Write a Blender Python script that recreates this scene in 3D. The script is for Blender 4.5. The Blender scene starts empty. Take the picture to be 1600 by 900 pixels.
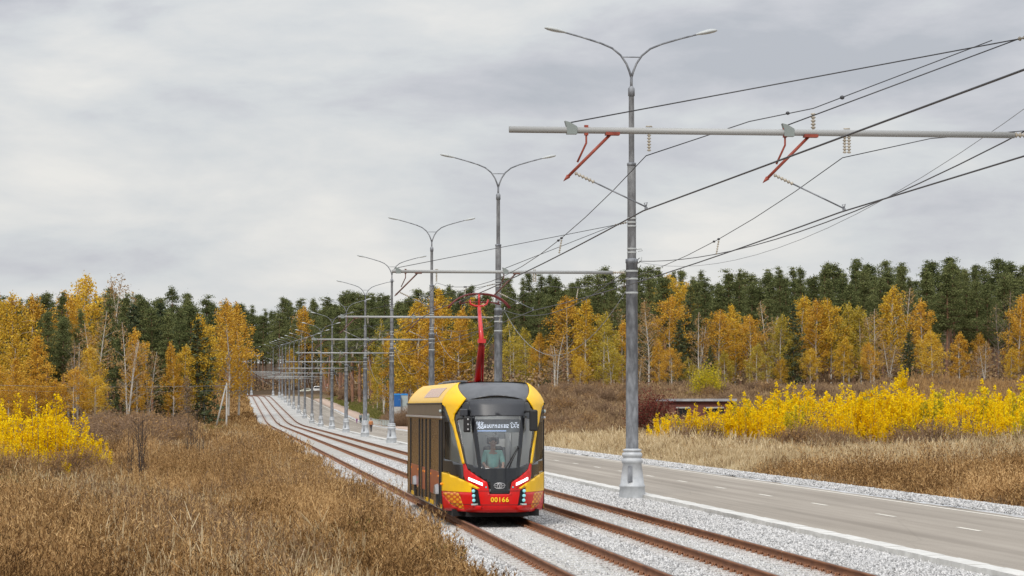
import bpy, bmesh, math, random
import numpy as np
from mathutils import Vector, Matrix
R = math.radians
PI = math.pi
random.seed(7); np.random.seed(7)
scene = bpy.context.scene
C = scene.collection

# ------------------------------------------------------------------ camera, sky, sun, exposure
CAMZ = 2.95; F = 4100.0; YAW = math.atan(436/4100); PIT = math.atan(185/4100)
cd = bpy.data.cameras.new('camera'); cam = bpy.data.objects.new('camera', cd); C.objects.link(cam)
cam.location = (0, 0, CAMZ); cam.rotation_euler = (PI/2+PIT, 0, -YAW)
cd.sensor_width = 36; cd.lens = F/1600*36; cd.clip_start = .5; cd.clip_end = 8000
scene.camera = cam
SUN_EL, SUN_AZ = R(42), R(200)     # azimuth from +Y clockwise: behind the camera, a little left
w = bpy.data.worlds.new('World'); scene.world = w; w.use_nodes = True
nt = w.node_tree; nt.nodes.clear(); N = nt.nodes.new; L = nt.links.new
wo = N('ShaderNodeOutputWorld'); bg = N('ShaderNodeBackground'); L(bg.outputs[0], wo.inputs[0])
sky = N('ShaderNodeTexSky'); sky.sky_type = 'NISHITA'; sky.sun_disc = False
sky.sun_elevation = SUN_EL; sky.sun_rotation = SUN_AZ; sky.air_density = 1; sky.dust_density = 2
tc = N('ShaderNodeTexCoord'); sep = N('ShaderNodeSeparateXYZ'); L(tc.outputs['Generated'], sep.inputs[0])
def wmath(op, a, b=None, c=None):
    m = N('ShaderNodeMath'); m.operation = op
    for i, v in enumerate((a, b, c)):
        if v is None: continue
        if isinstance(v, (int, float)): m.inputs[i].default_value = v
        else: L(v, m.inputs[i])
    return m.outputs[0]
# clouds: a layer seen low over the horizon, only mildly flattened
zz = wmath('ADD', wmath('MAXIMUM', sep.outputs[2], 0.0), 0.11)
cx_ = wmath('DIVIDE', sep.outputs[0], zz); cy_ = wmath('DIVIDE', sep.outputs[1], zz)
comb = N('ShaderNodeCombineXYZ'); L(sep.outputs[0], comb.inputs[0]); L(sep.outputs[1], comb.inputs[1]); L(wmath('MULTIPLY', sep.outputs[2], 3.0), comb.inputs[2])
def wnoise(scale, detail, rough, dist, off):
    mp = N('ShaderNodeMapping'); mp.inputs['Location'].default_value = off
    L(comb.outputs[0], mp.inputs[0])
    n = N('ShaderNodeTexNoise'); n.inputs['Scale'].default_value = scale; n.inputs['Detail'].default_value = detail
    n.inputs['Roughness'].default_value = rough; n.inputs['Distortion'].default_value = dist
    L(mp.outputs[0], n.inputs['Vector']); return n.outputs[0]
n1 = wnoise(4.6, 8, .55, .2, (3.1, 1.7, .35)); n2 = wnoise(11, 9, .58, .25, (9, 4, 2))
nm = wmath('ADD', wmath('MULTIPLY', n1, .62), wmath('MULTIPLY', n2, .38))
# the layer is thin (brighter) towards the horizon
hz = wmath('MULTIPLY', wmath('SUBTRACT', 1.0, wmath('MINIMUM', wmath('MULTIPLY', wmath('MAXIMUM', sep.outputs[2], 0), 6.5), 1.0)), .14)
nm = wmath('ADD', nm, hz)
rp = N('ShaderNodeValToRGB'); L(nm, rp.inputs[0])
e = rp.color_ramp.elements
e[0].position = .42; e[0].color = (4.3, 4.5, 4.9, 1)
e[1].position = .66; e[1].color = (7.35, 7.25, 7.0, 1)
m_ = e.new(.485); m_.color = (5.2, 5.3, 5.65, 1)
m_ = e.new(.54); m_.color = (5.9, 6.1, 6.25, 1)
ov = wmath('MULTIPLY_ADD', wmath('MULTIPLY', sep.outputs[2], sep.outputs[2]), 1.75, .86)
rpm = N('ShaderNodeMixRGB'); rpm.blend_type = 'MULTIPLY'; rpm.inputs[0].default_value = 1; L(rp.outputs[0], rpm.inputs[1]); L(ov, rpm.inputs[2])
mixw = N('ShaderNodeMixRGB'); mixw.inputs[0].default_value = .965
L(sky.outputs[0], mixw.inputs[1]); L(rpm.outputs[0], mixw.inputs[2])
L(mixw.outputs[0], bg.inputs[0]); bg.inputs[1].default_value = .10
sd = bpy.data.lights.new('sun', 'SUN'); sd.energy = 1.5; sd.angle = R(14); sd.color = (1, .95, .87)
sun = bpy.data.objects.new('sun', sd); C.objects.link(sun)
sun.rotation_euler = (PI/2-SUN_EL, 0, PI-SUN_AZ+0.0)
sun.rotation_euler = Vector((math.sin(SUN_AZ)*math.cos(SUN_EL), math.cos(SUN_AZ)*math.cos(SUN_EL), math.sin(SUN_EL))).to_track_quat('Z', 'Y').to_euler()
vs = scene.view_settings; vs.view_transform = 'Standard'; vs.look = 'None'; vs.gamma = 1; vs.exposure = 0.36; vs.use_curve_mapping = False
scene.render.engine = 'CYCLES'
try:
    scene.cycles.max_bounces = 8; scene.cycles.transparent_max_bounces = 12
except Exception: pass

# ------------------------------------------------------------------ projection helpers (survey of the photo)
RIGHT = Vector((math.cos(YAW), -math.sin(YAW), 0))
FWD = Vector((math.sin(YAW)*math.cos(PIT), math.cos(YAW)*math.cos(PIT), math.sin(PIT)))
UP = RIGHT.cross(FWD)
def ray(px, py): return (FWD*F + RIGHT*(px-800) + UP*(450-py))
def at(px, py, Y):
    r = ray(px, py); return Vector((0, 0, CAMZ)) + r*(Y/r.y)
def proj(p):
    d = Vector(p)-Vector((0, 0, CAMZ)); k = d.dot(FWD)
    return 800+F*d.dot(RIGHT)/k, 450-F*d.dot(UP)/k
def S(a, b, x):
    t = np.clip((np.asarray(x, float)-a)/(b-a), 0, 1); return t*t*(3-2*t)
_zy = np.array([-60, 395, 438, 482, 526, 570, 614, 658, 702, 746, 800, 877, 960, 1050, 1250, 1800, 3000.])
_zz = np.array([0, 0, .3, 1.1, 1.85, 2.6, 3.4, 4.2, 4.95, 5.65, 6.2, 6.6, 8.0, 13, 22, 24, 24.])
_yy = np.arange(-60, 3000, 4.0); _zs = np.interp(_yy, _zy, _zz)
_zs = np.convolve(np.pad(_zs, 4, 'edge'), np.ones(9)/9, 'valid')
def zt(Y): return np.interp(Y, _yy, _zs)
def cxo(Y):
    Y = np.asarray(Y, float); return -np.where(Y > 740, (np.maximum(Y, 740)-740)**2/700, 0)
def ground(X, Y):
    X = np.asarray(X, float); Y = np.asarray(Y, float)
    z = zt(Y)
    right = S(23.6, 37, X)*S(205, 330, Y)*4.6 + S(38, 110, X)*S(240, 400, Y)*1.4 + S(28, 60, X)*S(330, 600, Y)*3
    right = right*(1-S(600, 900, Y)*.8)
    right = right + S(27, 45, X)*S(385, 560, Y)*15*(1-S(600, 720, Y))
    left = S(6, 40, -X)*S(330, 460, Y)*.8 + S(8, 26, -X)*S(410, 560, Y)*11
    bump = .12*np.sin(X*.31+1.3)*np.sin(Y*.11)+.08*np.sin(X*.83+Y*.21)
    out = S(.5, 2, np.abs(X-13.8)-9.2)
    z = z + right + left + bump*out
    bed = (1-out)
    return z - .28*out*(1-S(19, 23, X)) - .5*bed - .12*out*S(19, 23, X)

# ------------------------------------------------------------------ object helpers
def tag(o, label=None, cat=None, group=None, kind=None):
    if label: o['label'] = label
    if cat: o['category'] = cat
    if group: o['group'] = group
    if kind: o['kind'] = kind
    return o
def thing(name, label, cat, loc=(0, 0, 0), rz=0, group=None):
    o = bpy.data.objects.new(name, None); C.objects.link(o); o.empty_display_size = .3
    o.location = loc; o.rotation_euler = (0, 0, rz); return tag(o, label, cat, group)
def mesh_np(name, verts, faces_k, mat=None, smooth=False, corners=4):
    me = bpy.data.meshes.new(name); v = np.asarray(verts, np.float32); f = np.asarray(faces_k, np.int32)
    me.vertices.add(len(v)); me.vertices.foreach_set('co', v.ravel())
    n = f.shape[0]; k = f.shape[1]
    me.loops.add(n*k); me.loops.foreach_set('vertex_index', f.ravel())
    me.polygons.add(n); me.polygons.foreach_set('loop_start', np.arange(0, n*k, k, dtype=np.int32))
    try: me.polygons.foreach_set('loop_total', np.full(n, k, np.int32))
    except Exception: pass
    if smooth: me.polygons.foreach_set('use_smooth', np.ones(n, bool))
    me.update(calc_edges=True); me.validate()
    if mat: me.materials.append(mat)
    return me
def link(name, me, parent=None):
    o = bpy.data.objects.new(name, me); C.objects.link(o)
    if parent: o.parent = parent
    return o
class MB:
    def __init__(s): s.v = []; s.f = []; s.sm = []; s.adds = []
    def add(s, vs_, fs, smooth=False):
        b = len(s.v); s.adds.append((b, len(s.f))); s.v += [tuple(v) for v in vs_]; s.f += [tuple(i+b for i in f) for f in fs]; s.sm += [smooth]*len(fs); return s
    def box(s, x0, x1, y0, y1, z0, z1):
        return s.add([(x0,y0,z0),(x1,y0,z0),(x1,y1,z0),(x0,y1,z0),(x0,y0,z1),(x1,y0,z1),(x1,y1,z1),(x0,y1,z1)],
                     [(0,3,2,1),(4,5,6,7),(0,1,5,4),(1,2,6,5),(2,3,7,6),(3,0,4,7)])
    def obox(s, c, ax, ay, az):
        c, ax, ay, az = map(Vector, (c, ax, ay, az)); vs_ = []
        for k in (-1, 1):
            for (i, j) in ((-1,-1),(1,-1),(1,1),(-1,1)): vs_.append(c+ax*i+ay*j+az*k)
        return s.add(vs_, [(0,3,2,1),(4,5,6,7),(0,1,5,4),(1,2,6,5),(2,3,7,6),(3,0,4,7)])
    def tube(s, pts, r, n=8, caps=True):
        pts = [Vector(p) for p in pts]; rs = r if isinstance(r, (list, tuple)) else [r]*len(pts)
        vs_ = []; up = None
        for i, p in enumerate(pts):
            t = (pts[min(i+1, len(pts)-1)]-pts[max(i-1, 0)]).normalized()
            if up is None:
                up = Vector((0, 0, 1)) if abs(t.z) < .9 else Vector((0, 1, 0))
            a = t.cross(up); a = a.normalized() if a.length > 1e-6 else Vector((1, 0, 0)); b = a.cross(t)
            up = b
            for k in range(n):
                q = 2*PI*k/n; vs_.append(p+(a*math.cos(q)+b*math.sin(q))*rs[i])
        fs = [(i*n+k, i*n+(k+1) % n, (i+1)*n+(k+1) % n, (i+1)*n+k) for i in range(len(pts)-1) for k in range(n)]
        s.add(vs_, fs, True)
        if caps and n > 3:
            b0 = len(s.v)-len(vs_)
            s.f.append(tuple(b0+k for k in range(n))); s.f.append(tuple(b0+len(vs_)-1-k for k in range(n))); s.sm += [False, False]
        return s
    def lathe(s, prof, c=(0, 0, 0), n=24, axis='z'):
        vs_ = []
        for (r, z) in prof:
            for k in range(n):
                q = 2*PI*k/n
                if axis == 'z': p = (c[0]+r*math.cos(q), c[1]+r*math.sin(q), c[2]+z)
                elif axis == 'y': p = (c[0]+r*math.cos(q), c[1]+z, c[2]+r*math.sin(q))
                else: p = (c[0]+z, c[1]+r*math.cos(q), c[2]+r*math.sin(q))
                vs_.append(p)
        fs = [(i*n+k, i*n+(k+1) % n, (i+1)*n+(k+1) % n, (i+1)*n+k) for i in range(len(prof)-1) for k in range(n)]
        return s.add(vs_, fs, True)
    def ball(s, c, rx, ry, rz, n=12, m=8):
        prof = [(math.sin(PI*i/m), -math.cos(PI*i/m)) for i in range(m+1)]
        vs_ = [(c[0]+rx*max(r, 1e-3)*math.cos(2*PI*k/n), c[1]+ry*max(r, 1e-3)*math.sin(2*PI*k/n), c[2]+rz*z) for r, z in prof for k in range(n)]
        return s.add(vs_, [(i*n+k, i*n+(k+1) % n, (i+1)*n+(k+1) % n, (i+1)*n+k) for i in range(m) for k in range(n)], True)
    def prism(s, poly, axis, a, b):
        n = len(poly)
        def p(q, t): return {'x': (t, q[0], q[1]), 'y': (q[0], t, q[1]), 'z': (q[0], q[1], t)}[axis]
        return s.add([p(q, a) for q in poly]+[p(q, b) for q in poly],
                     [tuple(range(n)), tuple(range(2*n-1, n-1, -1))]+[(i, (i+1) % n, n+(i+1) % n, n+i) for i in range(n)])
    def mesh(s, name, mat, fix=True):
        me = bpy.data.meshes.new(name); me.from_pydata(s.v, [], s.f); me.update()
        me.polygons.foreach_set('use_smooth', s.sm)
        if fix:
            bm = bmesh.new(); bm.from_mesh(me); bmesh.ops.recalc_face_normals(bm, faces=bm.faces); bm.to_mesh(me); bm.free()
        if mat: me.materials.append(mat)
        return me
    def pieces(s, name, mat, parent=None, bevel=0):
        out = []
        ends = s.adds[1:]+[(len(s.v), len(s.f))]
        for (vb, fb), (ve, fe) in zip(s.adds, ends):
            m = MB(); m.v = s.v[vb:ve]; m.f = [tuple(i-vb for i in f) for f in s.f[fb:fe]]; m.sm = s.sm[fb:fe]
            out.append(m.build(name, mat, parent, bevel))
        return out
    def build(s, name, mat, parent=None, bevel=0):
        o = link(name, s.mesh(name, mat), parent)
        if bevel:
            b = o.modifiers.new('bevel', 'BEVEL'); b.width = bevel; b.segments = 2; b.limit_method = 'ANGLE'
        return o
def copy_tree(o, parent=None):
    c = o.copy(); C.objects.link(c)
    if parent: c.parent = parent
    for ch in list(o.children): copy_tree(ch, c)
    return c

# ------------------------------------------------------------------ materials
def newmat(name):
    m = bpy.data.materials.new(name); m.use_nodes = True; return m, m.node_tree, m.node_tree.nodes['Principled BSDF']
def mat(name, col, rough=.6, metal=0, col2=None, scale=8, bump=0, coat=0, stretch=None, detail=5, lo=.35, hi=.65, spec=.5):
    m, t, b = newmat(name)
    b.inputs['Base Color'].default_value = (*col, 1); b.inputs['Roughness'].default_value = rough; b.inputs['Metallic'].default_value = metal
    b.inputs['Coat Weight'].default_value = coat; b.inputs['Specular IOR Level'].default_value = spec
    if col2 or bump:
        g = t.nodes.new('ShaderNodeNewGeometry') if scale < 0 else t.nodes.new('ShaderNodeTexCoord')
        mp = t.nodes.new('ShaderNodeMapping'); t.links.new(g.outputs['Object'], mp.inputs[0])
        if stretch: mp.inputs['Scale'].default_value = stretch
        n = t.nodes.new('ShaderNodeTexNoise'); n.inputs['Scale'].default_value = scale; n.inputs['Detail'].default_value = detail; n.inputs['Roughness'].default_value = .62
        t.links.new(mp.outputs[0], n.inputs['Vector'])
        if col2:
            r = t.nodes.new('ShaderNodeValToRGB'); t.links.new(n.outputs[0], r.inputs[0])
            r.color_ramp.elements[0].position = lo; r.color_ramp.elements[0].color = (*col, 1)
            r.color_ramp.elements[1].position = hi; r.color_ramp.elements[1].color = (*col2, 1)
            t.links.new(r.outputs[0], b.inputs['Base Color'])
        if bump:
            bp = t.nodes.new('ShaderNodeBump'); bp.inputs['Strength'].default_value = bump; bp.inputs['Distance'].default_value = .05
            t.links.new(n.outputs[0], bp.inputs['Height']); t.links.new(bp.outputs[0], b.inputs['Normal'])
    return m
def emis(name, col, st):
    m, t, b = newmat(name); b.inputs['Base Color'].default_value = (*col, 1)
    b.inputs['Emission Color'].default_value = (*col, 1); b.inputs['Emission Strength'].default_value = st; return m
def set_ramp(r, stops):
    el = r.color_ramp.elements; el[0].position, el[1].position = stops[0][0], stops[-1][0]
    el[0].color = (*stops[0][1], 1); el[1].color = (*stops[-1][1], 1)
    for p, c in stops[1:-1]:
        q = el.new(p); q.color = (*c, 1)
def leafmat(name, cols, trans=.35, objvar=.25, rough=.7, patch=0):
    m, t, b = newmat(name); t.nodes.remove(b); out = t.nodes['Material Output']
    g = t.nodes.new('ShaderNodeNewGeometry'); oi = t.nodes.new('ShaderNodeObjectInfo')
    a = t.nodes.new('ShaderNodeMath'); a.operation = 'MULTIPLY_ADD'; t.links.new(oi.outputs['Random'], a.inputs[0]); a.inputs[1].default_value = objvar; a.inputs[2].default_value = -objvar/2
    s2 = t.nodes.new('ShaderNodeMath'); s2.operation = 'ADD'; s2.use_clamp = True
    t.links.new(g.outputs['Random Per Island'], s2.inputs[0]); t.links.new(a.outputs[0], s2.inputs[1])
    r = t.nodes.new('ShaderNodeValToRGB'); t.links.new(s2.outputs[0], r.inputs[0])
    set_ramp(r, [(i/(len(cols)-1), c) for i, c in enumerate(cols)])
    if patch:
        tcn = t.nodes.new('ShaderNodeTexCoord'); nz = t.nodes.new('ShaderNodeTexNoise'); nz.inputs['Scale'].default_value = patch; nz.inputs['Detail'].default_value = 6; nz.inputs['Roughness'].default_value = .6
        t.links.new(tcn.outputs['Object'], nz.inputs['Vector'])
        a2 = t.nodes.new('ShaderNodeMath'); a2.operation = 'MULTIPLY_ADD'; t.links.new(nz.outputs[0], a2.inputs[0]); a2.inputs[1].default_value = 2.3; a2.inputs[2].default_value = -1.15
        s3 = t.nodes.new('ShaderNodeMath'); s3.operation = 'ADD'; s3.use_clamp = True; t.links.new(s2.outputs[0], s3.inputs[0]); t.links.new(a2.outputs[0], s3.inputs[1]); t.links.new(s3.outputs[0], r.inputs[0])
    d = t.nodes.new('ShaderNodeBsdfDiffuse'); tr = t.nodes.new('ShaderNodeBsdfTranslucent'); mx = t.nodes.new('ShaderNodeMixShader')
    t.links.new(r.outputs[0], d.inputs[0]); t.links.new(r.outputs[0], tr.inputs[0]); mx.inputs[0].default_value = trans
    t.links.new(d.outputs[0], mx.inputs[1]); t.links.new(tr.outputs[0], mx.inputs[2]); t.links.new(mx.outputs[0], out.inputs[0])
    return m
def glassmat(name, tint=(.82, .86, .86), refl=1.0, grey=.0):
    m, t, b = newmat(name); t.nodes.remove(b); out = t.nodes['Material Output']
    tr = t.nodes.new('ShaderNodeBsdfTransparent'); tr.inputs[0].default_value = (*tint, 1)
    gl = t.nodes.new('ShaderNodeBsdfGlossy'); gl.inputs['Roughness'].default_value = .03
    fr = t.nodes.new('ShaderNodeFresnel'); fr.inputs[0].default_value = 1.5
    mu = t.nodes.new('ShaderNodeMath'); mu.operation = 'MULTIPLY_ADD'; t.links.new(fr.outputs[0], mu.inputs[0]); mu.inputs[1].default_value = refl; mu.inputs[2].default_value = grey
    mx = t.nodes.new('ShaderNodeMixShader'); t.links.new(mu.outputs[0], mx.inputs[0]); t.links.new(tr.outputs[0], mx.inputs[1]); t.links.new(gl.outputs[0], mx.inputs[2])
    t.links.new(mx.outputs[0], out.inputs[0]); return m
def set_ramp(r, stops):
    el = r.color_ramp.elements; el[0].position, el[1].position = stops[0][0], stops[-1][0]
    el[0].color = (*stops[0][1], 1); el[1].color = (*stops[-1][1], 1)
    for p, c in stops[1:-1]:
        q = el.new(p); q.color = (*c, 1)
M = {}
M['galv'] = mat('galvanised_steel', (.13, .137, .152), .6, .2, (.30, .315, .34), 3.0, stretch=(1.6, 1.6, .6), lo=.40, hi=.66)
M['galv_dark'] = mat('weathered_zinc', (.12, .12, .125), .6, .2, (.33, .34, .35), 5.0, stretch=(1, 1, .3), lo=.42, hi=.8)
M['castbase'] = mat('silver_paint', (.40, .42, .44), .5, .1, (.52, .54, .56), 4)
M['beam'] = mat('beam_paint', (.34, .345, .34), .5, .1)
M['wire'] = mat('dark_wire', (.06, .06, .065), .5, .3)
M['cable'] = mat('grey_cable', (.25, .26, .27), .6)
M['insul'] = mat('insulator', (.30, .26, .20), .35, 0, (.46, .42, .35), 9)
M['redpaint'] = mat('faded_red_paint', (.20, .03, .016), .6, 0, (.34, .065, .035), 7)
M['brownarm'] = mat('weathered_brown_arm', (.13, .06, .045), .6)
M['lampshell'] = mat('lamp_shell', (.42, .44, .44), .4)
M['rust'] = mat('rusty_rail', (.15, .055, .022), .7, .1, (.30, .125, .05), 6, stretch=(1, .25, 1), lo=.3, hi=.7)
M['railtop'] = mat('polished_rail_head', (.16, .12, .10), .28, .8, (.30, .26, .24), 9, stretch=(1, .1, 1))
M['clip'] = mat('rusty_fastening', (.17, .07, .035), .8, 0, (.34, .16, .08), 20)
M['concrete'] = mat('pale_concrete', (.38, .37, .35), .8, 0, (.52, .51, .48), 6, .1)
M['kerb'] = mat('kerb_concrete', (.50, .49, .46), .8, 0, (.64, .63, .60), 2.5, .1)
M['asphalt'] = mat('asphalt', (.285, .252, .212), .9, 0, (.345, .308, .262), .45, .15, stretch=(1, .12, 1), detail=9, spec=.25)
def _asph():
    m = M['asphalt']; t = m.node_tree; b = t.nodes['Principled BSDF']; base = b.inputs['Base Color'].links[0].from_socket
    g = t.nodes.new('ShaderNodeTexCoord'); mp = t.nodes.new('ShaderNodeMapping'); mp.inputs['Scale'].default_value = (1.1, .012, 1); t.links.new(g.outputs['Object'], mp.inputs[0])
    n = t.nodes.new('ShaderNodeTexNoise'); n.inputs['Scale'].default_value = 1.6; n.inputs['Detail'].default_value = 6; t.links.new(mp.outputs[0], n.inputs['Vector'])
    r = t.nodes.new('ShaderNodeValToRGB'); t.links.new(n.outputs[0], r.inputs[0]); set_ramp(r, [(.36, (.78, .77, .76)), (.62, (1.05, 1.05, 1.05))])
    m1 = t.nodes.new('ShaderNodeMixRGB'); m1.blend_type = 'MULTIPLY'; m1.inputs[0].default_value = 1; t.links.new(base, m1.inputs[1]); t.links.new(r.outputs[0], m1.inputs[2])
    mp2 = t.nodes.new('ShaderNodeMapping'); mp2.inputs['Scale'].default_value = (.35, .09, 1); t.links.new(g.outputs['Object'], mp2.inputs[0])
    v = t.nodes.new('ShaderNodeTexVoronoi'); v.feature = 'DISTANCE_TO_EDGE'; v.inputs['Scale'].default_value = 1.0; t.links.new(mp2.outputs[0], v.inputs['Vector'])
    r2 = t.nodes.new('ShaderNodeValToRGB'); t.links.new(v.outputs[0], r2.inputs[0]); set_ramp(r2, [(0, (.6, .6, .6)), (.010, (1, 1, 1))])
    m2 = t.nodes.new('ShaderNodeMixRGB'); m2.blend_type = 'MULTIPLY'; m2.inputs[0].default_value = .22; t.links.new(m1.outputs[0], m2.inputs[1]); t.links.new(r2.outputs[0], m2.inputs[2])
    n3 = t.nodes.new('ShaderNodeTexNoise'); n3.inputs['Scale'].default_value = 40; n3.inputs['Detail'].default_value = 2; t.links.new(g.outputs['Object'], n3.inputs['Vector'])
    r3 = t.nodes.new('ShaderNodeValToRGB'); t.links.new(n3.outputs[0], r3.inputs[0]); set_ramp(r3, [(.3, (.86, .86, .86)), (.7, (1.1, 1.1, 1.1))])
    m3 = t.nodes.new('ShaderNodeMixRGB'); m3.blend_type = 'MULTIPLY'; m3.inputs[0].default_value = 1; t.links.new(m2.outputs[0], m3.inputs[1]); t.links.new(r3.outputs[0], m3.inputs[2]); t.links.new(m3.outputs[0], b.inputs['Base Color'])
_asph()
M['paint'] = mat('road_paint', (.5, .47, .40), .7, 0, (.74, .70, .62), 5, lo=.3, hi=.55)
M['yellow'] = mat('yellow_body_paint', (.97, .565, .0), .35, 0, (.86, .49, .01), 2.5, coat=.15, spec=.35, lo=.45, hi=.75)
M['red'] = mat('red_body_paint', (.66, .006, .006), .35, 0, (.50, .02, .016), 2.5, coat=.15, spec=.35, lo=.45, hi=.75)
M['redpanel'] = mat('red_side_film', (.42, .06, .03), .3, 0, (.30, .04, .025), 3, coat=.3)
M['black'] = mat('black_glass_panel', (.010, .011, .013), .12, 0, coat=.5)
M['sideblack'] = mat('side_dark_glass', (.030, .022, .016), .17, 0, (.055, .04, .028), 2.2, stretch=(1, 1, .3))
M['charcoal'] = mat('charcoal_panel', (.030, .033, .040), .42, 0, (.045, .048, .056), 60)
M['roof'] = mat('roof_charcoal', (.07, .075, .085), .35, 0, (.10, .105, .115), 3)
M['matteblack'] = mat('matte_black', (.006, .006, .007), .8)
M['rubber'] = mat('black_rubber', (.012, .012, .013), .6)
M['silver'] = mat('silver_trim', (.55, .55, .56), .35, .6)
M['stepsilver'] = mat('step_silver', (.28, .28, .29), .4, .5)
M['cabwall'] = mat('cab_wall', (.66, .68, .68), .6, 0, (.74, .75, .75), 3)
M['cabdark'] = mat('cab_dark', (.07, .075, .08), .6)
M['glass'] = glassmat('windscreen_glass', (.80, .83, .84), 1.1, .12)
M['sideglass'] = glassmat('cab_side_glass', (.85, .86, .82), 1.0, .03)
M['pantored'] = mat('pantograph_red', (.62, .025, .02), .35, 0, (.50, .02, .02), 5, coat=.3)
M['carbon'] = mat('dark_red_bow', (.14, .02, .02), .5)
M['skin'] = mat('skin', (.50, .30, .22), .55)
M['hair'] = mat('dark_hair', (.02, .014, .01), .7)
M['mint'] = mat('mint_cotton', (.22, .50, .46), .8, 0, (.28, .58, .53), 12)
M['orangecoat'] = mat('orange_coat', (.42, .16, .05), .85, 0, (.50, .2, .07), 6)
M['darkcloth'] = mat('dark_cloth', (.02, .02, .03), .85)
M['greycoat'] = mat('grey_blue_coat', (.17, .23, .26), .85)
M['purple'] = mat('purple_snowsuit', (.22, .03, .22), .8)
M['whitepaint'] = mat('white_car_paint', (.75, .75, .74), .3, coat=.5)
M['carglass'] = mat('car_glass', (.02, .025, .03), .1)
M['blueplastic'] = mat('blue_plastic', (.01, .11, .36), .45)
M['blueroof'] = mat('bright_blue_roof', (.03, .25, .62), .45)
M['palepanel'] = mat('pale_panel', (.42, .48, .47), .6)
M['teal'] = emis('teal_lens', (.25, .62, .66), .25)
M['birchbark'] = mat('birch_bark', (.56, .53, .48), .8, 0, (.12, .10, .085), 6, stretch=(1, 1, .5), lo=.55, hi=.75)
M['greybark'] = mat('grey_bark', (.15, .12, .10), .9, 0, (.25, .21, .18), 5, stretch=(1, 1, .2))
M['pinebark'] = mat('pine_bark', (.13, .085, .065), .9, 0, (.34, .17, .095), 4, stretch=(1, 1, .3))
M['twig'] = mat('brown_twig', (.17, .105, .06), .9, 0, (.27, .175, .11), 3)
GOLD = [(.26, .11, .012), (.44, .21, .018), (.58, .31, .022), (.66, .40, .04)]
M['darktwig'] = mat('dark_twig', (.05, .035, .028), .9)
M['gold'] = leafmat('golden_birch_leaves', [(0.36, 0.21, 0.03), (0.58, 0.37, 0.045), (0.74, 0.5, 0.065), (0.86, 0.62, 0.1)])
M['orange'] = leafmat('orange_birch_leaves', [(0.34, 0.18, 0.035), (0.55, 0.31, 0.05), (0.7, 0.42, 0.055), (0.8, 0.54, 0.1)])
M['olive'] = leafmat('olive_yellow_leaves', [(0.24, 0.19, 0.035), (0.38, 0.3, 0.05), (0.54, 0.42, 0.07), (0.66, 0.5, 0.09)])
M['tan'] = leafmat('sparse_tan_leaves', [(0.24, 0.15, 0.08), (0.38, 0.24, 0.12), (0.5, 0.33, 0.15), (0.6, 0.4, 0.12)])
M['bright'] = leafmat('bright_yellow_aspen_leaves', [(0.6, 0.38, 0.012), (0.84, 0.57, 0.008), (0.95, 0.69, 0.01), (0.97, 0.78, 0.03)], .4, .35)
M['lime'] = leafmat('yellow_green_leaves', [(0.28, 0.27, 0.03), (0.46, 0.41, 0.035), (0.68, 0.55, 0.035), (0.86, 0.66, 0.03)], .4)
M['needle'] = leafmat('pine_needles', [(0.06, 0.078, 0.034), (0.105, 0.125, 0.05), (0.165, 0.18, 0.072), (0.26, 0.27, 0.11)], .2, .35)
M['spruce'] = leafmat('young_pine_needles', [(0.045, 0.062, 0.038), (0.08, 0.1, 0.052), (0.12, 0.14, 0.07), (0.17, 0.18, 0.09)], .2, .3)
M['darkred'] = leafmat('dark_red_leaves', [(0.1, 0.025, 0.022), (0.17, 0.042, 0.034), (0.24, 0.07, 0.05)], .3)
M['brownleaf'] = leafmat('brown_scrub', [(0.15, 0.095, 0.055), (0.23, 0.15, 0.09), (0.32, 0.215, 0.13), (0.4, 0.28, 0.15)], .2, .4, patch=.15)
M['orangescrub'] = leafmat('orange_scrub', [(0.26, 0.15, 0.07), (0.38, 0.23, 0.1), (0.5, 0.32, 0.14)], .3, .4)
M['weed'] = leafmat('dry_weed', [(0.06, 0.032, 0.016), (0.165, 0.088, 0.038), (0.33, 0.19, 0.075), (0.52, 0.325, 0.14), (0.76, 0.52, 0.26)], .25, 0, patch=.22)
M['palegrass'] = leafmat('pale_dry_grass', [(0.34, 0.24, 0.13), (0.5, 0.38, 0.22), (0.64, 0.51, 0.31), (0.76, 0.64, 0.43)], .3, 0, patch=.22)
M['greengrass'] = leafmat('green_grass', [(.10, .12, .03), (.15, .17, .045), (.23, .22, .07), (.30, .25, .10)], .3, 0)

def railstain(t, sock, cols=(.30, .17, .10)):
    g = t.nodes.new('ShaderNodeTexCoord'); sp = t.nodes.new('ShaderNodeSeparateXYZ'); t.links.new(g.outputs['Object'], sp.inputs[0]); prev = None
    def mth(op, a, b):
        m = t.nodes.new('ShaderNodeMath'); m.operation = op
        for i, v in enumerate((a, b)):
            if isinstance(v, (int, float)): m.inputs[i].default_value = v
            else: t.links.new(v, m.inputs[i])
        return m.outputs[0]
    for rx in (5.55, 7.14, 8.85, 10.44):
        d = mth('ABSOLUTE', mth('SUBTRACT', sp.outputs[0], rx), 0)
        prev = d if prev is None else mth('MINIMUM', prev, d)
    f = t.nodes.new('ShaderNodeMapRange'); t.links.new(prev, f.inputs[0]); f.inputs[1].default_value = .08; f.inputs[2].default_value = .55; f.inputs[3].default_value = .85; f.inputs[4].default_value = .0
    n = t.nodes.new('ShaderNodeTexNoise'); n.inputs['Scale'].default_value = 1.3; n.inputs['Detail'].default_value = 5; t.links.new(g.outputs['Object'], n.inputs['Vector'])
    k = mth('MULTIPLY', f.outputs[0], n.outputs[0])
    mx = t.nodes.new('ShaderNodeMixRGB'); t.links.new(k, mx.inputs[0]); t.links.new(sock, mx.inputs[1]); mx.inputs[2].default_value = (*cols, 1)
    return mx.outputs[0]
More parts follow.
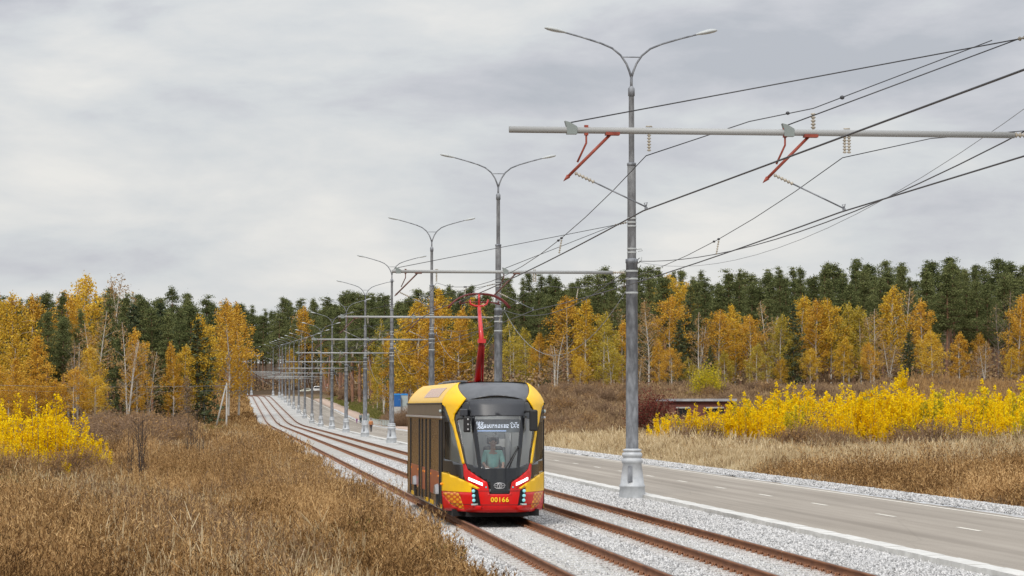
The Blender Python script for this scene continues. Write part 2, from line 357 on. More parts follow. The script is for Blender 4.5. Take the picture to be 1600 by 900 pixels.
# gravel material: voronoi stones
def gravelmat(name, base=(.33, .34, .36), lightc=(.62, .63, .66), sc=14):
    m, t, b = newmat(name); b.inputs['Roughness'].default_value = .85; b.inputs['Specular IOR Level'].default_value = .3
    g = t.nodes.new('ShaderNodeTexCoord'); v = t.nodes.new('ShaderNodeTexVoronoi'); v.inputs['Scale'].default_value = sc
    t.links.new(g.outputs['Object'], v.inputs['Vector'])
    sp = t.nodes.new('ShaderNodeSeparateColor'); t.links.new(v.outputs['Color'], sp.inputs[0])
    r = t.nodes.new('ShaderNodeValToRGB'); t.links.new(sp.outputs[0], r.inputs[0])
    r.color_ramp.elements[0].color = (*base, 1); r.color_ramp.elements[1].color = (*lightc, 1)
    n = t.nodes.new('ShaderNodeTexNoise'); n.inputs['Scale'].default_value = .35; n.inputs['Detail'].default_value = 6; t.links.new(g.outputs['Object'], n.inputs['Vector'])
    r2 = t.nodes.new('ShaderNodeValToRGB'); t.links.new(n.outputs[0], r2.inputs[0]); r2.color_ramp.elements[0].position = .35; r2.color_ramp.elements[1].position = .7
    r2.color_ramp.elements[0].color = (.66, .64, .60, 1); r2.color_ramp.elements[1].color = (1, 1, 1, 1)
    mx = t.nodes.new('ShaderNodeMixRGB'); mx.blend_type = 'MULTIPLY'; mx.inputs[0].default_value = 1
    t.links.new(r.outputs[0], mx.inputs[1]); t.links.new(r2.outputs[0], mx.inputs[2]); t.links.new(railstain(t, mx.outputs[0]), b.inputs['Base Color'])
    bp = t.nodes.new('ShaderNodeBump'); bp.inputs['Strength'].default_value = .8; bp.inputs['Distance'].default_value = .04; bp.invert = True
    t.links.new(v.outputs['Distance'], bp.inputs['Height']); t.links.new(bp.outputs[0], b.inputs['Normal'])
    return m
M['ballast'] = gravelmat('ballast', (.40, .395, .385), (.66, .655, .64))
M['stone'] = leafmat('ballast_stones', [(.22, .22, .22), (.42, .415, .41), (.53, .525, .52), (.68, .67, .66)], 0, 0)
_t = M['stone'].node_tree; _r = [n for n in _t.nodes if n.type == 'VALTORGB'][0]; _s = railstain(_t, _r.outputs[0])
for n in _t.nodes:
    if n.type in ('BSDF_DIFFUSE', 'BSDF_TRANSLUCENT'): _t.links.new(_s, n.inputs[0])
M['shoulder'] = gravelmat('shoulder_gravel', (.45, .46, .48), (.70, .71, .73), 16)

# brick
m, t, b = newmat('red_brick'); M['brick'] = m
g = t.nodes.new('ShaderNodeTexCoord'); mp = t.nodes.new('ShaderNodeMapping'); mp.inputs['Rotation'].default_value = (PI/2, 0, 0)
br = t.nodes.new('ShaderNodeTexBrick'); br.inputs['Scale'].default_value = 4; br.inputs['Color1'].default_value = (.19, .05, .035, 1); br.inputs['Color2'].default_value = (.12, .035, .03, 1); br.inputs['Mortar'].default_value = (.17, .11, .09, 1)
t.links.new(g.outputs['Object'], mp.inputs[0]); t.links.new(mp.outputs[0], br.inputs[0]); t.links.new(br.outputs[0], b.inputs['Base Color']); b.inputs['Roughness'].default_value = .9

# honeycomb pattern film
m, t, b = newmat('orange_honeycomb'); M['honey'] = m; b.inputs['Roughness'].default_value = .3
g = t.nodes.new('ShaderNodeTexCoord'); v = t.nodes.new('ShaderNodeTexVoronoi'); v.inputs['Scale'].default_value = 12; v.inputs['Randomness'].default_value = .0; v.feature = 'F1'
mp = t.nodes.new('ShaderNodeMapping'); mp.inputs['Rotation'].default_value = (0, R(45), 0); mp.inputs['Scale'].default_value = (1, .01, 1)
t.links.new(g.outputs['Object'], mp.inputs[0]); t.links.new(mp.outputs[0], v.inputs['Vector'])
r = t.nodes.new('ShaderNodeValToRGB'); r.color_ramp.elements[0].position = .30; r.color_ramp.elements[0].color = (.85, .42, .02, 1); r.color_ramp.elements[1].position = .42; r.color_ramp.elements[1].color = (.60, .10, .012, 1)
t.links.new(v.outputs['Distance'], r.inputs[0]); t.links.new(r.outputs[0], b.inputs['Base Color'])

# ------------------------------------------------------------------ terrain
def build_terrain():
    ys = np.unique(np.concatenate([np.arange(-60, 120, 4), np.arange(120, 420, 4), np.arange(420, 1000, 6), np.arange(1000, 1500, 25), np.arange(1500, 3001, 150)]))
    xs = np.unique(np.concatenate([np.arange(-1200, -120, 60), np.arange(-120, -10, 4), np.arange(-10, 40, 1.0), np.arange(40, 160, 3), np.arange(160, 1201, 60)]))
    Xg, Yg = np.meshgrid(xs, ys); sh = cxo(Yg)*(1-S(60, 200, np.abs(Xg)))
    Zg = ground(Xg, Yg)
    v = np.stack([Xg+sh, Yg, Zg], -1).reshape(-1, 3); nx = len(xs); ny = len(ys)
    i = np.arange((ny-1)*(nx-1)); rr = i//(nx-1); cc = i % (nx-1); a = rr*nx+cc
    f = np.stack([a, a+1, a+nx+1, a+nx], -1)
    m, t, b = newmat('field_earth'); b.inputs['Roughness'].default_value = .95; b.inputs['Specular IOR Level'].default_value = .1
    g = t.nodes.new('ShaderNodeTexCoord')
    def noise(sc, st=None, d=7):
        n = t.nodes.new('ShaderNodeTexNoise'); n.inputs['Scale'].default_value = sc; n.inputs['Detail'].default_value = d; n.inputs['Roughness'].default_value = .65
        t.links.new(g.outputs['Object'], n.inputs['Vector']); return n
    def ramp(n, stops):
        r = t.nodes.new('ShaderNodeValToRGB'); t.links.new(n.outputs[0], r.inputs[0]); set_ramp(r, stops)
        return r
    base = ramp(noise(.9), [(.3, (.10, .065, .038)), (.5, (.17, .115, .065)), (.7, (.25, .18, .105))])
    grn = ramp(noise(.06, d=5), [(.52, (0, 0, 0)), (.64, (1, 1, 1))])
    gcol = ramp(noise(1.5), [(.3, (.09, .105, .035)), (.7, (.20, .19, .07))])
    mx = t.nodes.new('ShaderNodeMixRGB'); at_ = t.nodes.new('ShaderNodeAttribute'); at_.attribute_name = 'zone'
    sp = t.nodes.new('ShaderNodeSeparateColor'); t.links.new(at_.outputs['Color'], sp.inputs[0])
    mu = t.nodes.new('ShaderNodeMath'); mu.operation = 'MULTIPLY'; t.links.new(grn.outputs[0], mu.inputs[0]); mu.inputs[1].default_value = .45
    ad = t.nodes.new('ShaderNodeMath'); ad.operation = 'ADD'; ad.use_clamp = True; t.links.new(mu.outputs[0], ad.inputs[0]); t.links.new(sp.outputs[0], ad.inputs[1])
    t.links.new(ad.outputs[0], mx.inputs[0]); t.links.new(base.outputs[0], mx.inputs[1]); t.links.new(gcol.outputs[0], mx.inputs[2])
    mx2 = t.nodes.new('ShaderNodeMixRGB'); t.links.new(sp.outputs[1], mx2.inputs[0]); t.links.new(mx.outputs[0], mx2.inputs[1])
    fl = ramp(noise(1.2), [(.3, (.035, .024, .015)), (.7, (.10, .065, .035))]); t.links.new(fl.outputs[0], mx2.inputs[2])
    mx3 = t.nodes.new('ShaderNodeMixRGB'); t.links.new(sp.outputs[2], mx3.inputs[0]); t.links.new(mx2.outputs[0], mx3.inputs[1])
    pg = ramp(noise(1.2), [(.3, (.26, .19, .11)), (.7, (.42, .33, .20))]); t.links.new(pg.outputs[0], mx3.inputs[2])
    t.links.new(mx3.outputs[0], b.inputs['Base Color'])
    me = mesh_np('ground', v, f, m, True)
    ca = me.color_attributes.new('zone', 'FLOAT_COLOR', 'POINT')
    X = Xg.ravel(); Y = v[:, 1]
    green = np.exp(-(((X+8.5)/3.5)**2+((Y-96)/7)**2)) + np.exp(-(((X+2.5)/3)**2+((Y-330)/60)**2)) + np.exp(-(((X-22.5)/2.6)**2+((Y-540)/110)**2))
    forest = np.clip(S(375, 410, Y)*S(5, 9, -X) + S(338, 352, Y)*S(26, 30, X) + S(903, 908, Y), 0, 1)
    pale = S(21, 23, X)*(1-S(200, 230, Y))*(1-S(40, 52, X))*S(60, 100, Y)
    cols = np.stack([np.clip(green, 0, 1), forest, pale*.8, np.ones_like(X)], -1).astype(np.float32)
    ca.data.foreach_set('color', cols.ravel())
    tag(link('ground', me), kind='structure')
build_terrain()

def strip(name, xs_z, y0, y1, step, mat_, kind='structure', noise=0, curve=True, zoff=0):
    """sheet following the track line: xs_z = [(x, z above track level)...]"""
    ys = np.arange(y0, y1+step/2, step); k = len(xs_z)
    xs = np.array([p[0] for p in xs_z]); zs = np.array([p[1] for p in xs_z])
    Y = np.repeat(ys, k); X = np.tile(xs, len(ys)); Z = np.tile(zs, len(ys))+zt(Y)+zoff
    if noise:
        edge = np.tile(np.arange(k) == 0, len(ys)) | np.tile(np.arange(k) == k-1, len(ys))
        X = X + edge*noise*(np.sin(Y*.7)+np.sin(Y*1.9+1)+.8*np.sin(Y*.23+2))*.5
    if curve: X = X+cxo(Y)
    v = np.stack([X, Y, Z], -1); n = len(ys)
    i = np.arange((n-1)*(k-1)); rr = i//(k-1); cc = i % (k-1); a = rr*k+cc
    f = np.stack([a, a+1, a+k+1, a+k], -1)
    o = link(name, mesh_np(name, v, f, mat_, True)); 
    return tag(o, kind=kind) if kind else o
YE = 900
strip('track_ballast', [(3.3, -.5), (4.0, -.14), (4.5, -.01), (6, .012), (8, .02), (10.3, .012), (12, 0), (13.08, .02)], -20, YE, 2, M['ballast'], noise=.22)
strip('road', [(13.5, 0.0), (15, .02), (17.3, .035), (19.5, .02), (20.95, 0.0)], -20, YE-12, 4, M['asphalt'])
strip('road_shoulder', [(20.93, -.006), (21.4, .03), (22.2, .05), (22.9, -.02), (23.8, -.3)], -20, 560, 2, M['shoulder'], noise=.25)
strip('road_edge_line', [(20.42, .0125), (20.56, .0115)], -20, 800, 4, M['paint'])
strip('road_edge_line', [(13.95, .012), (14.07, .013)], 120, 800, 4, M['paint'])
# far cross road and parking
strip('road_junction', [(-60, .012), (13, .03), (90, .012)], YE-13, YE+4, 4, M['asphalt'], curve=False)
# side pavement beyond the railing
strip('pavement', [(21.5, -.35), (21.56, .07), (24.6, .1), (24.7, -.6)], 300, 700, 4, mat('pink_paving', (.40, .29, .22), .85, 0, (.5, .38, .3), 2))
def dash_mesh():
    v = []; f = []
    y = 4.0
    while y < 760:
        b = len(v)
        for (x, yy) in ((17.34, y), (17.46, y), (17.46, y+2.0), (17.34, y+2.0)): v.append((x+float(cxo(yy)), yy, float(zt(yy))+.042))
        f.append((b, b+1, b+2, b+3)); y += 8.0
    me = bpy.data.meshes.new('lane_dashes'); me.from_pydata(v, [], f); me.materials.append(M['paint']); return me
tag(link('lane_markings', dash_mesh()), kind='structure')

# kerb stones: one kerb line
kb = thing('kerb', 'pale concrete kerb between the track gravel and the road', 'kerb')
def kerb_mesh(x0, x1, zlo, zhi, y0, y1, seg):
    mb = MB(); y = y0; i = 0
    while y < y1:
        ye = y+seg; c0 = float(cxo(y)); z0 = float(zt(y)); z1 = float(zt(ye-.03)); c1 = float(cxo(ye))
        d = .006*math.sin(i*2.1); g_ = .012
        vs_ = [(x0+c0, y, z0+zlo), (x1+c0, y, z0+zlo), (x1+c1, ye-g_, z1+zlo), (x0+c1, ye-g_, z1+zlo), (x0+c0+.01, y, z0+zhi+d), (x1+c0, y, z0+zhi+d), (x1+c1, ye-g_, z1+zhi+d), (x0+c1+.01, ye-g_, z1+zhi+d)]
        mb.add(vs_, [(0,3,2,1),(4,5,6,7),(0,1,5,4),(1,2,6,5),(2,3,7,6),(3,0,4,7)]); y = ye; i += 1
    return mb
for (ya, yb, sg) in ((-20, 880, 1.0),):
    kerb_mesh(13.06, 13.5, -.3, .125, ya, yb, sg).build('kerb_stones', M['kerb'], kb)

# ------------------------------------------------------------------ tracks
RX = [5.55, 7.14, 8.85, 10.44]; RZ = .20
def sweep(prof, x, y0, y1, step, mat_, name, parent):
    ys = np.arange(y0, y1+.1, step); n = len(prof)
    v = np.array([(x+px_+float(cxo(Y)), Y, float(zt(Y))+pz) for Y in ys for (px_, pz) in prof])
    i = np.arange((len(ys)-1)*n); rr = i//n; cc = i % n
    f = np.stack([rr*n+cc, rr*n+(cc+1) % n, (rr+1)*n+(cc+1) % n, (rr+1)*n+cc], -1)
    return link(name, mesh_np(name, v, f, mat_), parent)
rprof = [(-.07, .02), (-.07, .035), (-.014, .055), (-.012, .155), (-.036, .165), (-.038, .196), (-.03, .2), (.03, .2), (.038, .196), (.036, .165), (.012, .155), (.014, .055), (.07, .035), (.07, .02)]
mat_weld = mat('weld_bead', (.30, .20, .14), .7)
sleeper0 = MB().add([(-1.25,-.12,-.1),(1.25,-.12,-.1),(1.25,.12,-.1),(-1.25,.12,-.1),(-1.25,-.09,.042),(1.25,-.09,.042),(1.25,.09,.042),(-1.25,.09,.042)],
                    [(0,3,2,1),(4,5,6,7),(0,1,5,4),(1,2,6,5),(2,3,7,6),(3,0,4,7)]).mesh('sleeper', M['concrete'])
def clip_geo(mb, x, y, z):
    for s in (-1, 1):
        mb.box(x+s*.115-.055, x+s*.115+.055, y-.06, y+.06, z+.015, z+.05)
        mb.tube([(x+s*.12, y-.05, z+.05), (x+s*.085, y-.05, z+.09), (x+s*.06, y+.0, z+.06), (x+s*.085, y+.05, z+.09), (x+s*.12, y+.05, z+.05)], .013, 5)
        mb.lathe([(.02, .0), (.02, .07), (.001, .075)], (x+s*.13, y, z+.03), 6)
cm = MB(); clip_geo(cm, 0, 0, 0); clip0 = cm.mesh('rail_fastening', M['clip'])
for k, (ra, rb, lab) in enumerate(((RX[0], RX[1], 'left tram track, the one the tram stands on, with rusty rails'), (RX[2], RX[3], 'right tram track, empty, between the tram and the lamp poles'))):
    tr = thing('tram_track', lab, 'tram track', (0, 0, 0), 0, 'tram tracks')
    for rx in (ra, rb):
        ro = sweep(rprof, rx, -10, YE, 2, M['rust'], 'rail', tr)
        sweep([(-.016, .1995), (-.016, .2025), (.026, .2025), (.026, .1995)], rx, -10, YE, 2, M['railtop'], 'rail_head', ro)
        wd = MB(); y = 47.3+k*2
        while y < 260:
            wd.prism([(-.042, .03), (-.018, .06), (-.016, .15), (-.042, .165), (-.042, .19), (.042, .19), (.042, .165), (.016, .15), (.018, .06), (.042, .03)], 'y', y-.012, y+.012); y += 12.5
        for i_ in range(len(wd.v)): wd.v[i_] = (wd.v[i_][0]+rx, wd.v[i_][1], wd.v[i_][2])
        wd.pieces('weld', mat_weld, ro)
    cxt = (ra+rb)/2; rest = MB(); restc = MB()
    i = 0; y = 30.0
    while y < 300:
        zc = float(zt(y))
        inv = (42 <= y)
        if inv and i < 96:
            s_ = link('sleeper', sleeper0, tr); s_.location = (cxt, y, zc); i += 1
            for rx in (ra, rb):
                if i <= 48:
                    c_ = link('rail_fastening', clip0, tr); c_.location = (rx, y, zc)
                else: clip_geo(restc, rx, y, zc)
        else:
            rest.box(cxt-1.25, cxt+1.25, y-.1, y+.1, zc-.1, zc+.035)
            if y < 160:
                for rx in (ra, rb): clip_geo(restc, rx, y, zc)
            else:
                for rx in (ra, rb): restc.box(rx-.16, rx+.16, y-.06, y+.06, zc+.01, zc+.08)
        y += .6
    tag(rest.build('sleepers', M['concrete'], tr), kind='stuff')
    tag(restc.build('rail_fastenings', M['clip'], tr), kind='stuff')

# loose ballast stones
def stones():
    base = np.array([(1,0,0),(-1,0,0),(0,1,0),(0,-1,0),(0,0,1),(0,0,-1)], float)
    fb = np.array([(0,2,4),(2,1,4),(1,3,4),(3,0,4),(2,0,5),(1,2,5),(3,1,5),(0,3,5)])
    n = 150000
    Y = 41*np.exp(np.random.rand(n)*math.log(150/41)); X = 3.6+np.random.rand(n)*9.5
    k = np.ones(n, bool)
    for rx in RX: k &= np.abs(X-rx) > .10
    n2 = 22000; Y2 = 52*np.exp(np.random.rand(n2)*math.log(190/52)); X2 = 21.1+np.random.rand(n2)*2.2
    X = np.concatenate([X[k], X2]); Y = np.concatenate([Y[k], Y2]); n = len(X)
    prof = np.interp(X, [3.3, 4.0, 4.5, 12, 13.1, 20.9, 21.4, 22.2, 22.9, 23.8], [-.5, -.14, -.01, 0, -.02, 0, .03, .05, -.02, -.3])
    # shallow piles between the rails, lower right next to them
    Z = prof + zt(Y) + .012 + np.random.rand(n)*.02
    sz = (.019+.018*np.random.rand(n))*(1+.004*(Y-40))
    v = base[None]*(sz[:, None, None]*(.6+.8*np.random.rand(n, 6, 1)))
    a = np.random.rand(n)*6.28; b = np.random.rand(n)*1.2-.6; ca, sa, cb, sb = np.cos(a), np.sin(a), np.cos(b), np.sin(b)
    x = v[..., 0]*ca[:, None]-v[..., 1]*sa[:, None]; y = v[..., 0]*sa[:, None]+v[..., 1]*ca[:, None]; z = v[..., 2]
    y, z = y*cb[:, None]-z*sb[:, None], y*sb[:, None]+z*cb[:, None]
    v = np.stack([x+X[:, None], y+Y[:, None], z+Z[:, None]], -1).reshape(-1, 3)
    f = (fb[None]+(np.arange(n)*6)[:, None, None]).reshape(-1, 3)
    tag(link('ballast_stones', mesh_np('ballast_stones', v, f, M['stone'])), kind='stuff')
stones()

# ------------------------------------------------------------------ lamp and catenary poles
PX = 12.75; PY0 = 40.7; PS = 42.75
BZ = 7.25; CW = 6.02
TC = [6.40, 9.55]
def insul(mb, a, b, r=.05, n=6):
    a = Vector(a); b = Vector(b); d = b-a
    pts = []; rs = []
    for i in range(n):
        for (t, q) in ((0.02, .45), (.35, 1), (.55, 1), (.75, .45)): pts.append(a+d*((i+t)/n)); rs.append(r*q)
    mb.tube(pts, rs, 8)
def pole_meshes():
    P = {}
    P['shaft'] = MB().lathe([(.205, 1.55), (.20, 2.5), (.188, 7.55), (.205, 7.56), (.205, 7.68), (.14, 7.7), (.133, 10.7), (.15, 10.71), (.15, 10.79), (.09, 10.8), (.085, 12.95), (.11, 12.96), (.11, 13.2), (.05, 13.28)], n=20).mesh('shaft', M['galv'])
    P['upper_shaft'] = MB().lathe([(.1425, 7.72), (.1355, 10.68)], n=20).lathe([(.0925, 10.82), (.0875, 12.93)], n=20).mesh('upper_shaft', M['galv_dark'])
    P['pole_base'] = MB().lathe([(.44, -.2), (.43, .05), (.40, .36), (.415, .37), (.415, .43), (.385, .45), (.30, 1.12), (.33, 1.14), (.345, 1.2), (.33, 1.26), (.29, 1.29), (.29, 1.33), (.325, 1.35), (.33, 1.41), (.31, 1.46), (.25, 1.5), (.30, 1.52), (.30, 1.57), (.2, 1.6)], n=28).mesh('pole_base', M['castbase'])
    P['hatch'] = MB().add([(-.21, -.388, .55), (-.05, -.392, .55), (-.05, -.328, 1.05), (-.18, -.318, 1.05)], [(0, 1, 2, 3)]).add([(-.21, -.36, .55), (-.05, -.36, .55), (-.05, -.30, 1.05), (-.18, -.29, 1.05), (-.21, -.398, .55), (-.05, -.402, .55), (-.05, -.338, 1.05), (-.18, -.328, 1.05)], [(0,3,2,1),(4,5,6,7),(0,1,5,4),(1,2,6,5),(2,3,7,6),(3,0,4,7)]).mesh('hatch', M['galv'])
    arm = MB()
    arm.tube([(0, 0, 13.2), (0, 0, 13.6)], .045, 8)
    P['heads'] = []
    for s in (-1, 1):
        arm.tube([(0, 0, 13.55), (s*.06, 0, 13.75), (s*.16, 0, 14.0), (s*.34, 0, 14.27), (s*.62, 0, 14.5), (s*1.0, 0, 14.66), (s*1.6, 0, 14.84), (s*2.2, 0, 15.0)], [.04, .038, .035, .034, .033, .032, .03, .028], 8)
        hd = MB()
        # cobra-head: stretched lens
        prof = [(.03, -.02), (.065, .04), (.095, .14), (.125, .3), (.13, .46), (.10, .6), (.04, .68), (.002, .70)]
        vs_ = []; n = 12
        for (r_, d_) in prof:
            for k in range(n):
                q = 2*PI*k/n; vs_.append((s*(2.13+d_), r_*1.25*math.cos(q), 14.985+d_*.2+(r_*.75 if math.sin(q) > 0 else r_*.42)*math.sin(q)))
        hd.add(vs_, [(i*n+k, i*n+(k+1) % n, (i+1)*n+(k+1) % n, (i+1)*n+k) for i in range(len(prof)-1) for k in range(n)], True)
        P['heads'].append(hd.mesh('lamp_head', M['lampshell']))
    arm.tube([(-.30, 0, 14.22), (.30, 0, 14.22)], .02, 6)
    P['lamp_arm'] = arm.mesh('lamp_arm', M['galv'])
    fit = MB()
    for z in (7.9, 8.02, 8.75, 8.87, 9.0): fit.lathe([(.15, -.025), (.155, 0), (.15, .025)], (0, 0, z), 16)
    for z in (7.3, 6.6, 7.05): fit.lathe([(.20, -.03), (.205, 0), (.20, .03)], (0, 0, z), 16)
    fit.tube([(.14, 0, 8.0), (.32, 0, 8.02), (.34, -.05, 7.96), (.2, -.05, 7.93)], .014, 5)
    fit.tube([(.19, 0, 7.55), (.3, 0, 7.62), (.32, 0, 7.75)], .02, 5)
    P['clamp'] = fit.mesh('clamp', M['lampshell'])
    return P
PM = pole_meshes()
def beam_parts(pole, xl, PX=12.75, armmat=None):
    # local coordinates of the pole; xl = left end relative to the pole
    beam = MB(); beam.tube([(xl, 0, BZ), (-.62, 0, BZ)], .052, 12)
    o = beam.build('cross_beam', M['beam'], pole)
    e_ = MB(); insul(e_, (-.62, 0, BZ), (-.22, 0, BZ), .045, 6); e_.build('beam_insulator', M['insul'], o)
    stays = MB(); si = MB(); br = MB()
    for xb in (5.22-PX, 8.66-PX):
        if xb < xl: continue
        stays.tube([(xb, 0, BZ+.12), (-.55, 0, 8.78)], .011, 6)
        insul(si, (-.55, 0, 8.78), (-.15, 0, 8.87), .035, 5)
        br.prism([(xb-.10, BZ+.14), (xb-.02, BZ+.12), (xb+.09, BZ+.055), (xb+.09, BZ-.065), (xb-.07, BZ-.065), (xb-.07, BZ+.04)], 'y', -.06, .06)
    for wo_, io_ in zip(stays.pieces('stay_wire', M['wire'], pole), si.pieces('stay_insulator', M['insul'], pole)): io_.parent = wo_
    br.pieces('beam_bracket', mat_bracket, o)
    # registration arms for the two contact wires
    for i, tcx in enumerate(TC):
        c = tcx-PX
        ar = MB()
        ar.box(c-.64, c-.42, -.07, .07, BZ-.075, BZ-.03); ar.tube([(c-.53, 0, BZ-.03), (c-1.22, 0, BZ-.72)], .024, 8)
        ar.tube([(c-1.22, 0, BZ-.72), (c-1.30, 0, BZ-.80)], [.04, .003], 6)
        ar.tube([(c-.94, 0, BZ+.06), (c-.94, 0, BZ-.2), (c-1.08, 0, BZ-.5)], .016, 6); ar.box(c-.97, c-.91, -.03, .03, BZ-.08, BZ+.08)
        ao = ar.build('registration_arm', armmat or M['redpaint'], pole)
        a0 = Vector((c-1.18, 0, BZ-.64)); a1 = Vector((c, 0, CW+.04)); d = a1-a0
        ii = MB(); insul(ii, a0+d*.05, a0+d*.32, .03, 6); ii.build('arm_insulator', M['insul'], ao)
        rr = MB(); rr.tube([a0+d*.3, a1], .013, 6); rr.tube([a1, a1+Vector((.02, 0, .07)), a1+Vector((-.03, 0, .06)), a1], .009, 5); rr.box(a1.x-.02, a1.x+.02, -.03, .03, CW, CW+.04)
        rr.build('steady_rod', M['galv'], ao)
        hs = MB()
        for q in ((-.0,) if i == 0 else (-.035, .035)):
            insul(hs, (c+.05+q, 0, BZ-.05), (c+.05+q, 0, BZ-.33), .032, 6)
        hs.tube([(c+.0, 0, BZ+.07), (c+.1, 0, BZ+.07)], .012, 5); hs.build('hanging_insulator', M['insul'], o)
mat_bracket = mat('grey_green_bracket', (.22, .25, .24), .5)
ORD = ['nearest', 'second', 'third', 'fourth', 'fifth', 'sixth', 'seventh', 'eighth', 'ninth', 'tenth', 'eleventh', 'twelfth', 'thirteenth', 'fourteenth', 'fifteenth', 'sixteenth', 'seventeenth', 'eighteenth', 'nineteenth', 'twentieth']
proto = None; poles = []
for i in range(19):
    Y = PY0+PS*i
    if i == 1: lab = 'tallest grey double lamp pole standing on gravel right of the tram'
    elif i == 0: lab = 'lamp pole just outside the right edge carrying the nearest long cross beam'
    elif i == 2: lab = 'grey double lamp pole rising right behind the tram pantograph, second in the row'
    else: lab = f'{ORD[i-1]} double lamp pole of the row beside the track, counted away from the tallest one'
    z = float(zt(Y)); loc = ((PX if i else 12.93)+float(cxo(Y)), Y if i else Y-.3, z)
    if proto is None or i == 1:
        p = thing('lamp_pole', lab, 'lamp pole', loc, 0, 'lamp poles in a row beside the tram track')
        link('shaft', PM['shaft'], p); link('upper_shaft', PM['upper_shaft'], p); bs = link('pole_base', PM['pole_base'], p); link('hatch', PM['hatch'], bs)
        ar = link('lamp_arm', PM['lamp_arm'], p)
        for h in PM['heads']: link('lamp_head', h, ar)
        link('clamp', PM['clamp'], p)
        beam_parts(p, (4.25 if i == 0 else 5.02)-loc[0], loc[0], None if i == 0 else M['brownarm'])
        if i == 1: proto = p
        if i == 0: proto = p
    else:
        p = copy_tree(proto); p.location = loc; p.rotation_euler = (0, 0, 0)
        p['label'] = lab
    poles.append(p)
# two further slender lamp poles behind the junction row, left and far
def simple_lamp(loc, h, lab, lean=0):
    p = thing('street_lamp', lab, 'street lamp', loc)
    MB().tube([(0, 0, -.3), (lean, 0, h)], [.12, .07], 10).build('pole', M['galv'], p)
    MB().lathe([(.25, -.2), (.22, .6), (.14, 1.2)], n=14).build('pole_base', M['castbase'], p)
    a = MB().tube([(lean, 0, h), (lean-.2, 0, h+.4), (lean-1.4, 0, h+.8)], .04, 6).build('lamp_arm', M['galv'], p)
    MB().ball((lean-1.6, 0, h+.84), .35, .14, .08).build('lamp_head', M['lampshell'], a)
for (px_, Yd, h, lab) in ((513, 800, 9, 'slim far lamp post right of the parked white cars'), (536, 790, 9, 'slim far lamp post with a sign at the road bend'), (365, 760, 7.5, 'short blue-grey far lamp post at the left forest edge'), (387, 800, 10, 'slim grey far lamp post left of where the track ends')):
    q = at(px_, 612, Yd); simple_lamp((q.x, Yd, float(ground(q.x, Yd))), h, lab)

# wires
def catenary(a, b, sag, n=14):
    a = Vector(a); b = Vector(b)
    return [a.lerp(b, t/n)-Vector((0, 0, 4*sag*(t/n)*(1-t/n))) for t in range(n+1)]
PYs = [PY0+PS*i for i in range(19)]
for k, tcx in enumerate(TC):
    side = 'left' if k == 0 else 'right'
    pts = []
    near = [(tcx+(1.05 if k == 0 else .3), 18, CW+.02)]
    P0_ = Vector((tcx, PYs[0], CW))
    pts += [Vector(near[0]).lerp(P0_, t/4) for t in range(4)]
    pts[0] = Vector(near[0])
    for i in range(18):
        a = Vector((tcx+float(cxo(PYs[i])), PYs[i], CW+float(zt(PYs[i])))); b = Vector((tcx+float(cxo(PYs[i+1])), PYs[i+1], CW+float(zt(PYs[i+1]))))
        zig = (.12 if i % 2 else -.12)
        for t in range(10):
            p = a.lerp(b, t/10); p.z -= .12*4*(t/10)*(1-t/10); p.z += 0; pts.append(p)
    o = MB().tube(pts, .012, 6).build('contact_wire', M['wire']); tag(o, f'dark contact wire hanging over the {side} tram track', 'overhead wire', 'contact wires')
    ms = MB(); dr = MB(); di = MB()
    for i in range(-1, 18):
        if i < 0: continue
        a = Vector((tcx+.05+float(cxo(PYs[i])), PYs[i], BZ-.36+float(zt(PYs[i])))); b = Vector((tcx+.05+float(cxo(PYs[i+1])), PYs[i+1], BZ-.36+float(zt(PYs[i+1]))))
        cpts = catenary(a, b, .82, 12); ms.tube(cpts, .0075, 5)
        for q in (3, 9) if i < 8 else ():
            c = cpts[q]; t = q/12
            zc = CW+float(zt(c.y))-.12*4*t*(1-t)
            c2 = Vector((tcx+float(cxo(c.y)), c.y, zc))
            insul(di, c+Vector((0, 0, -.03)), c2+Vector((0, 0, .03)), .02, 6)
            for s in (-.12, .5): dr.ball(c.lerp(cpts[q+1], s/3.5) if s > 0 else c, .03, .03, .025, 6, 4)
    if k == 0:
        yy = PYs[0]
        ms.tube([(tcx+.05, yy, BZ-.36), (8.1, yy, BZ+.20), (9.13, yy, BZ+.42), (12.05, yy, 8.80)], .0085, 5)
        insul(di, (9.13, yy, BZ+.04), (9.13, yy, BZ+.36), .04, 6); dr.ball((8.72, yy, BZ+.34), .035, .035, .03, 6, 4); dr.ball((9.6, yy, BZ+.60), .04, .035, .035, 6, 4)
    else:
        ms.tube([(tcx+.05, PYs[0], BZ-.36), (11.0, PYs[0]-.1, BZ-.05), (13.2, PYs[0]-.5, BZ+.12)], .0075, 5)
    mo = ms.build('messenger_wire', M['wire']); tag(mo, f'thin sagging messenger wire strung over the {side} tram track', 'overhead wire', 'messenger wires')
    di.pieces('dropper_insulator', M['insul'], mo); dr.pieces('wire_clamp', M['wire'], mo)
fc = MB(); f2 = MB()
for i in range(0, 14):
    za = float(zt(PYs[i])); zb = float(zt(PYs[i+1]))
    a = (PX+.25+float(cxo(PYs[i])), PYs[i], 7.72+za-(.15 if i == 0 else 0)); b = (PX+.25+float(cxo(PYs[i+1])), PYs[i+1], 7.62+zb)
    fc.tube(catenary(a, b, .62 if i == 0 else .9, 16), .012 if i == 0 else .014, 6)
    a2 = (a[0]+.05, a[1], 8.05+za if i == 0 else 7.5+za); b2 = (b[0]+.05, b[1], 7.58+zb)
    f2.tube(catenary(a2, b2, 1.05 if i == 0 else 2.3+.25*math.sin(i*2.), 16), .006 if i == 0 else .011, 5)
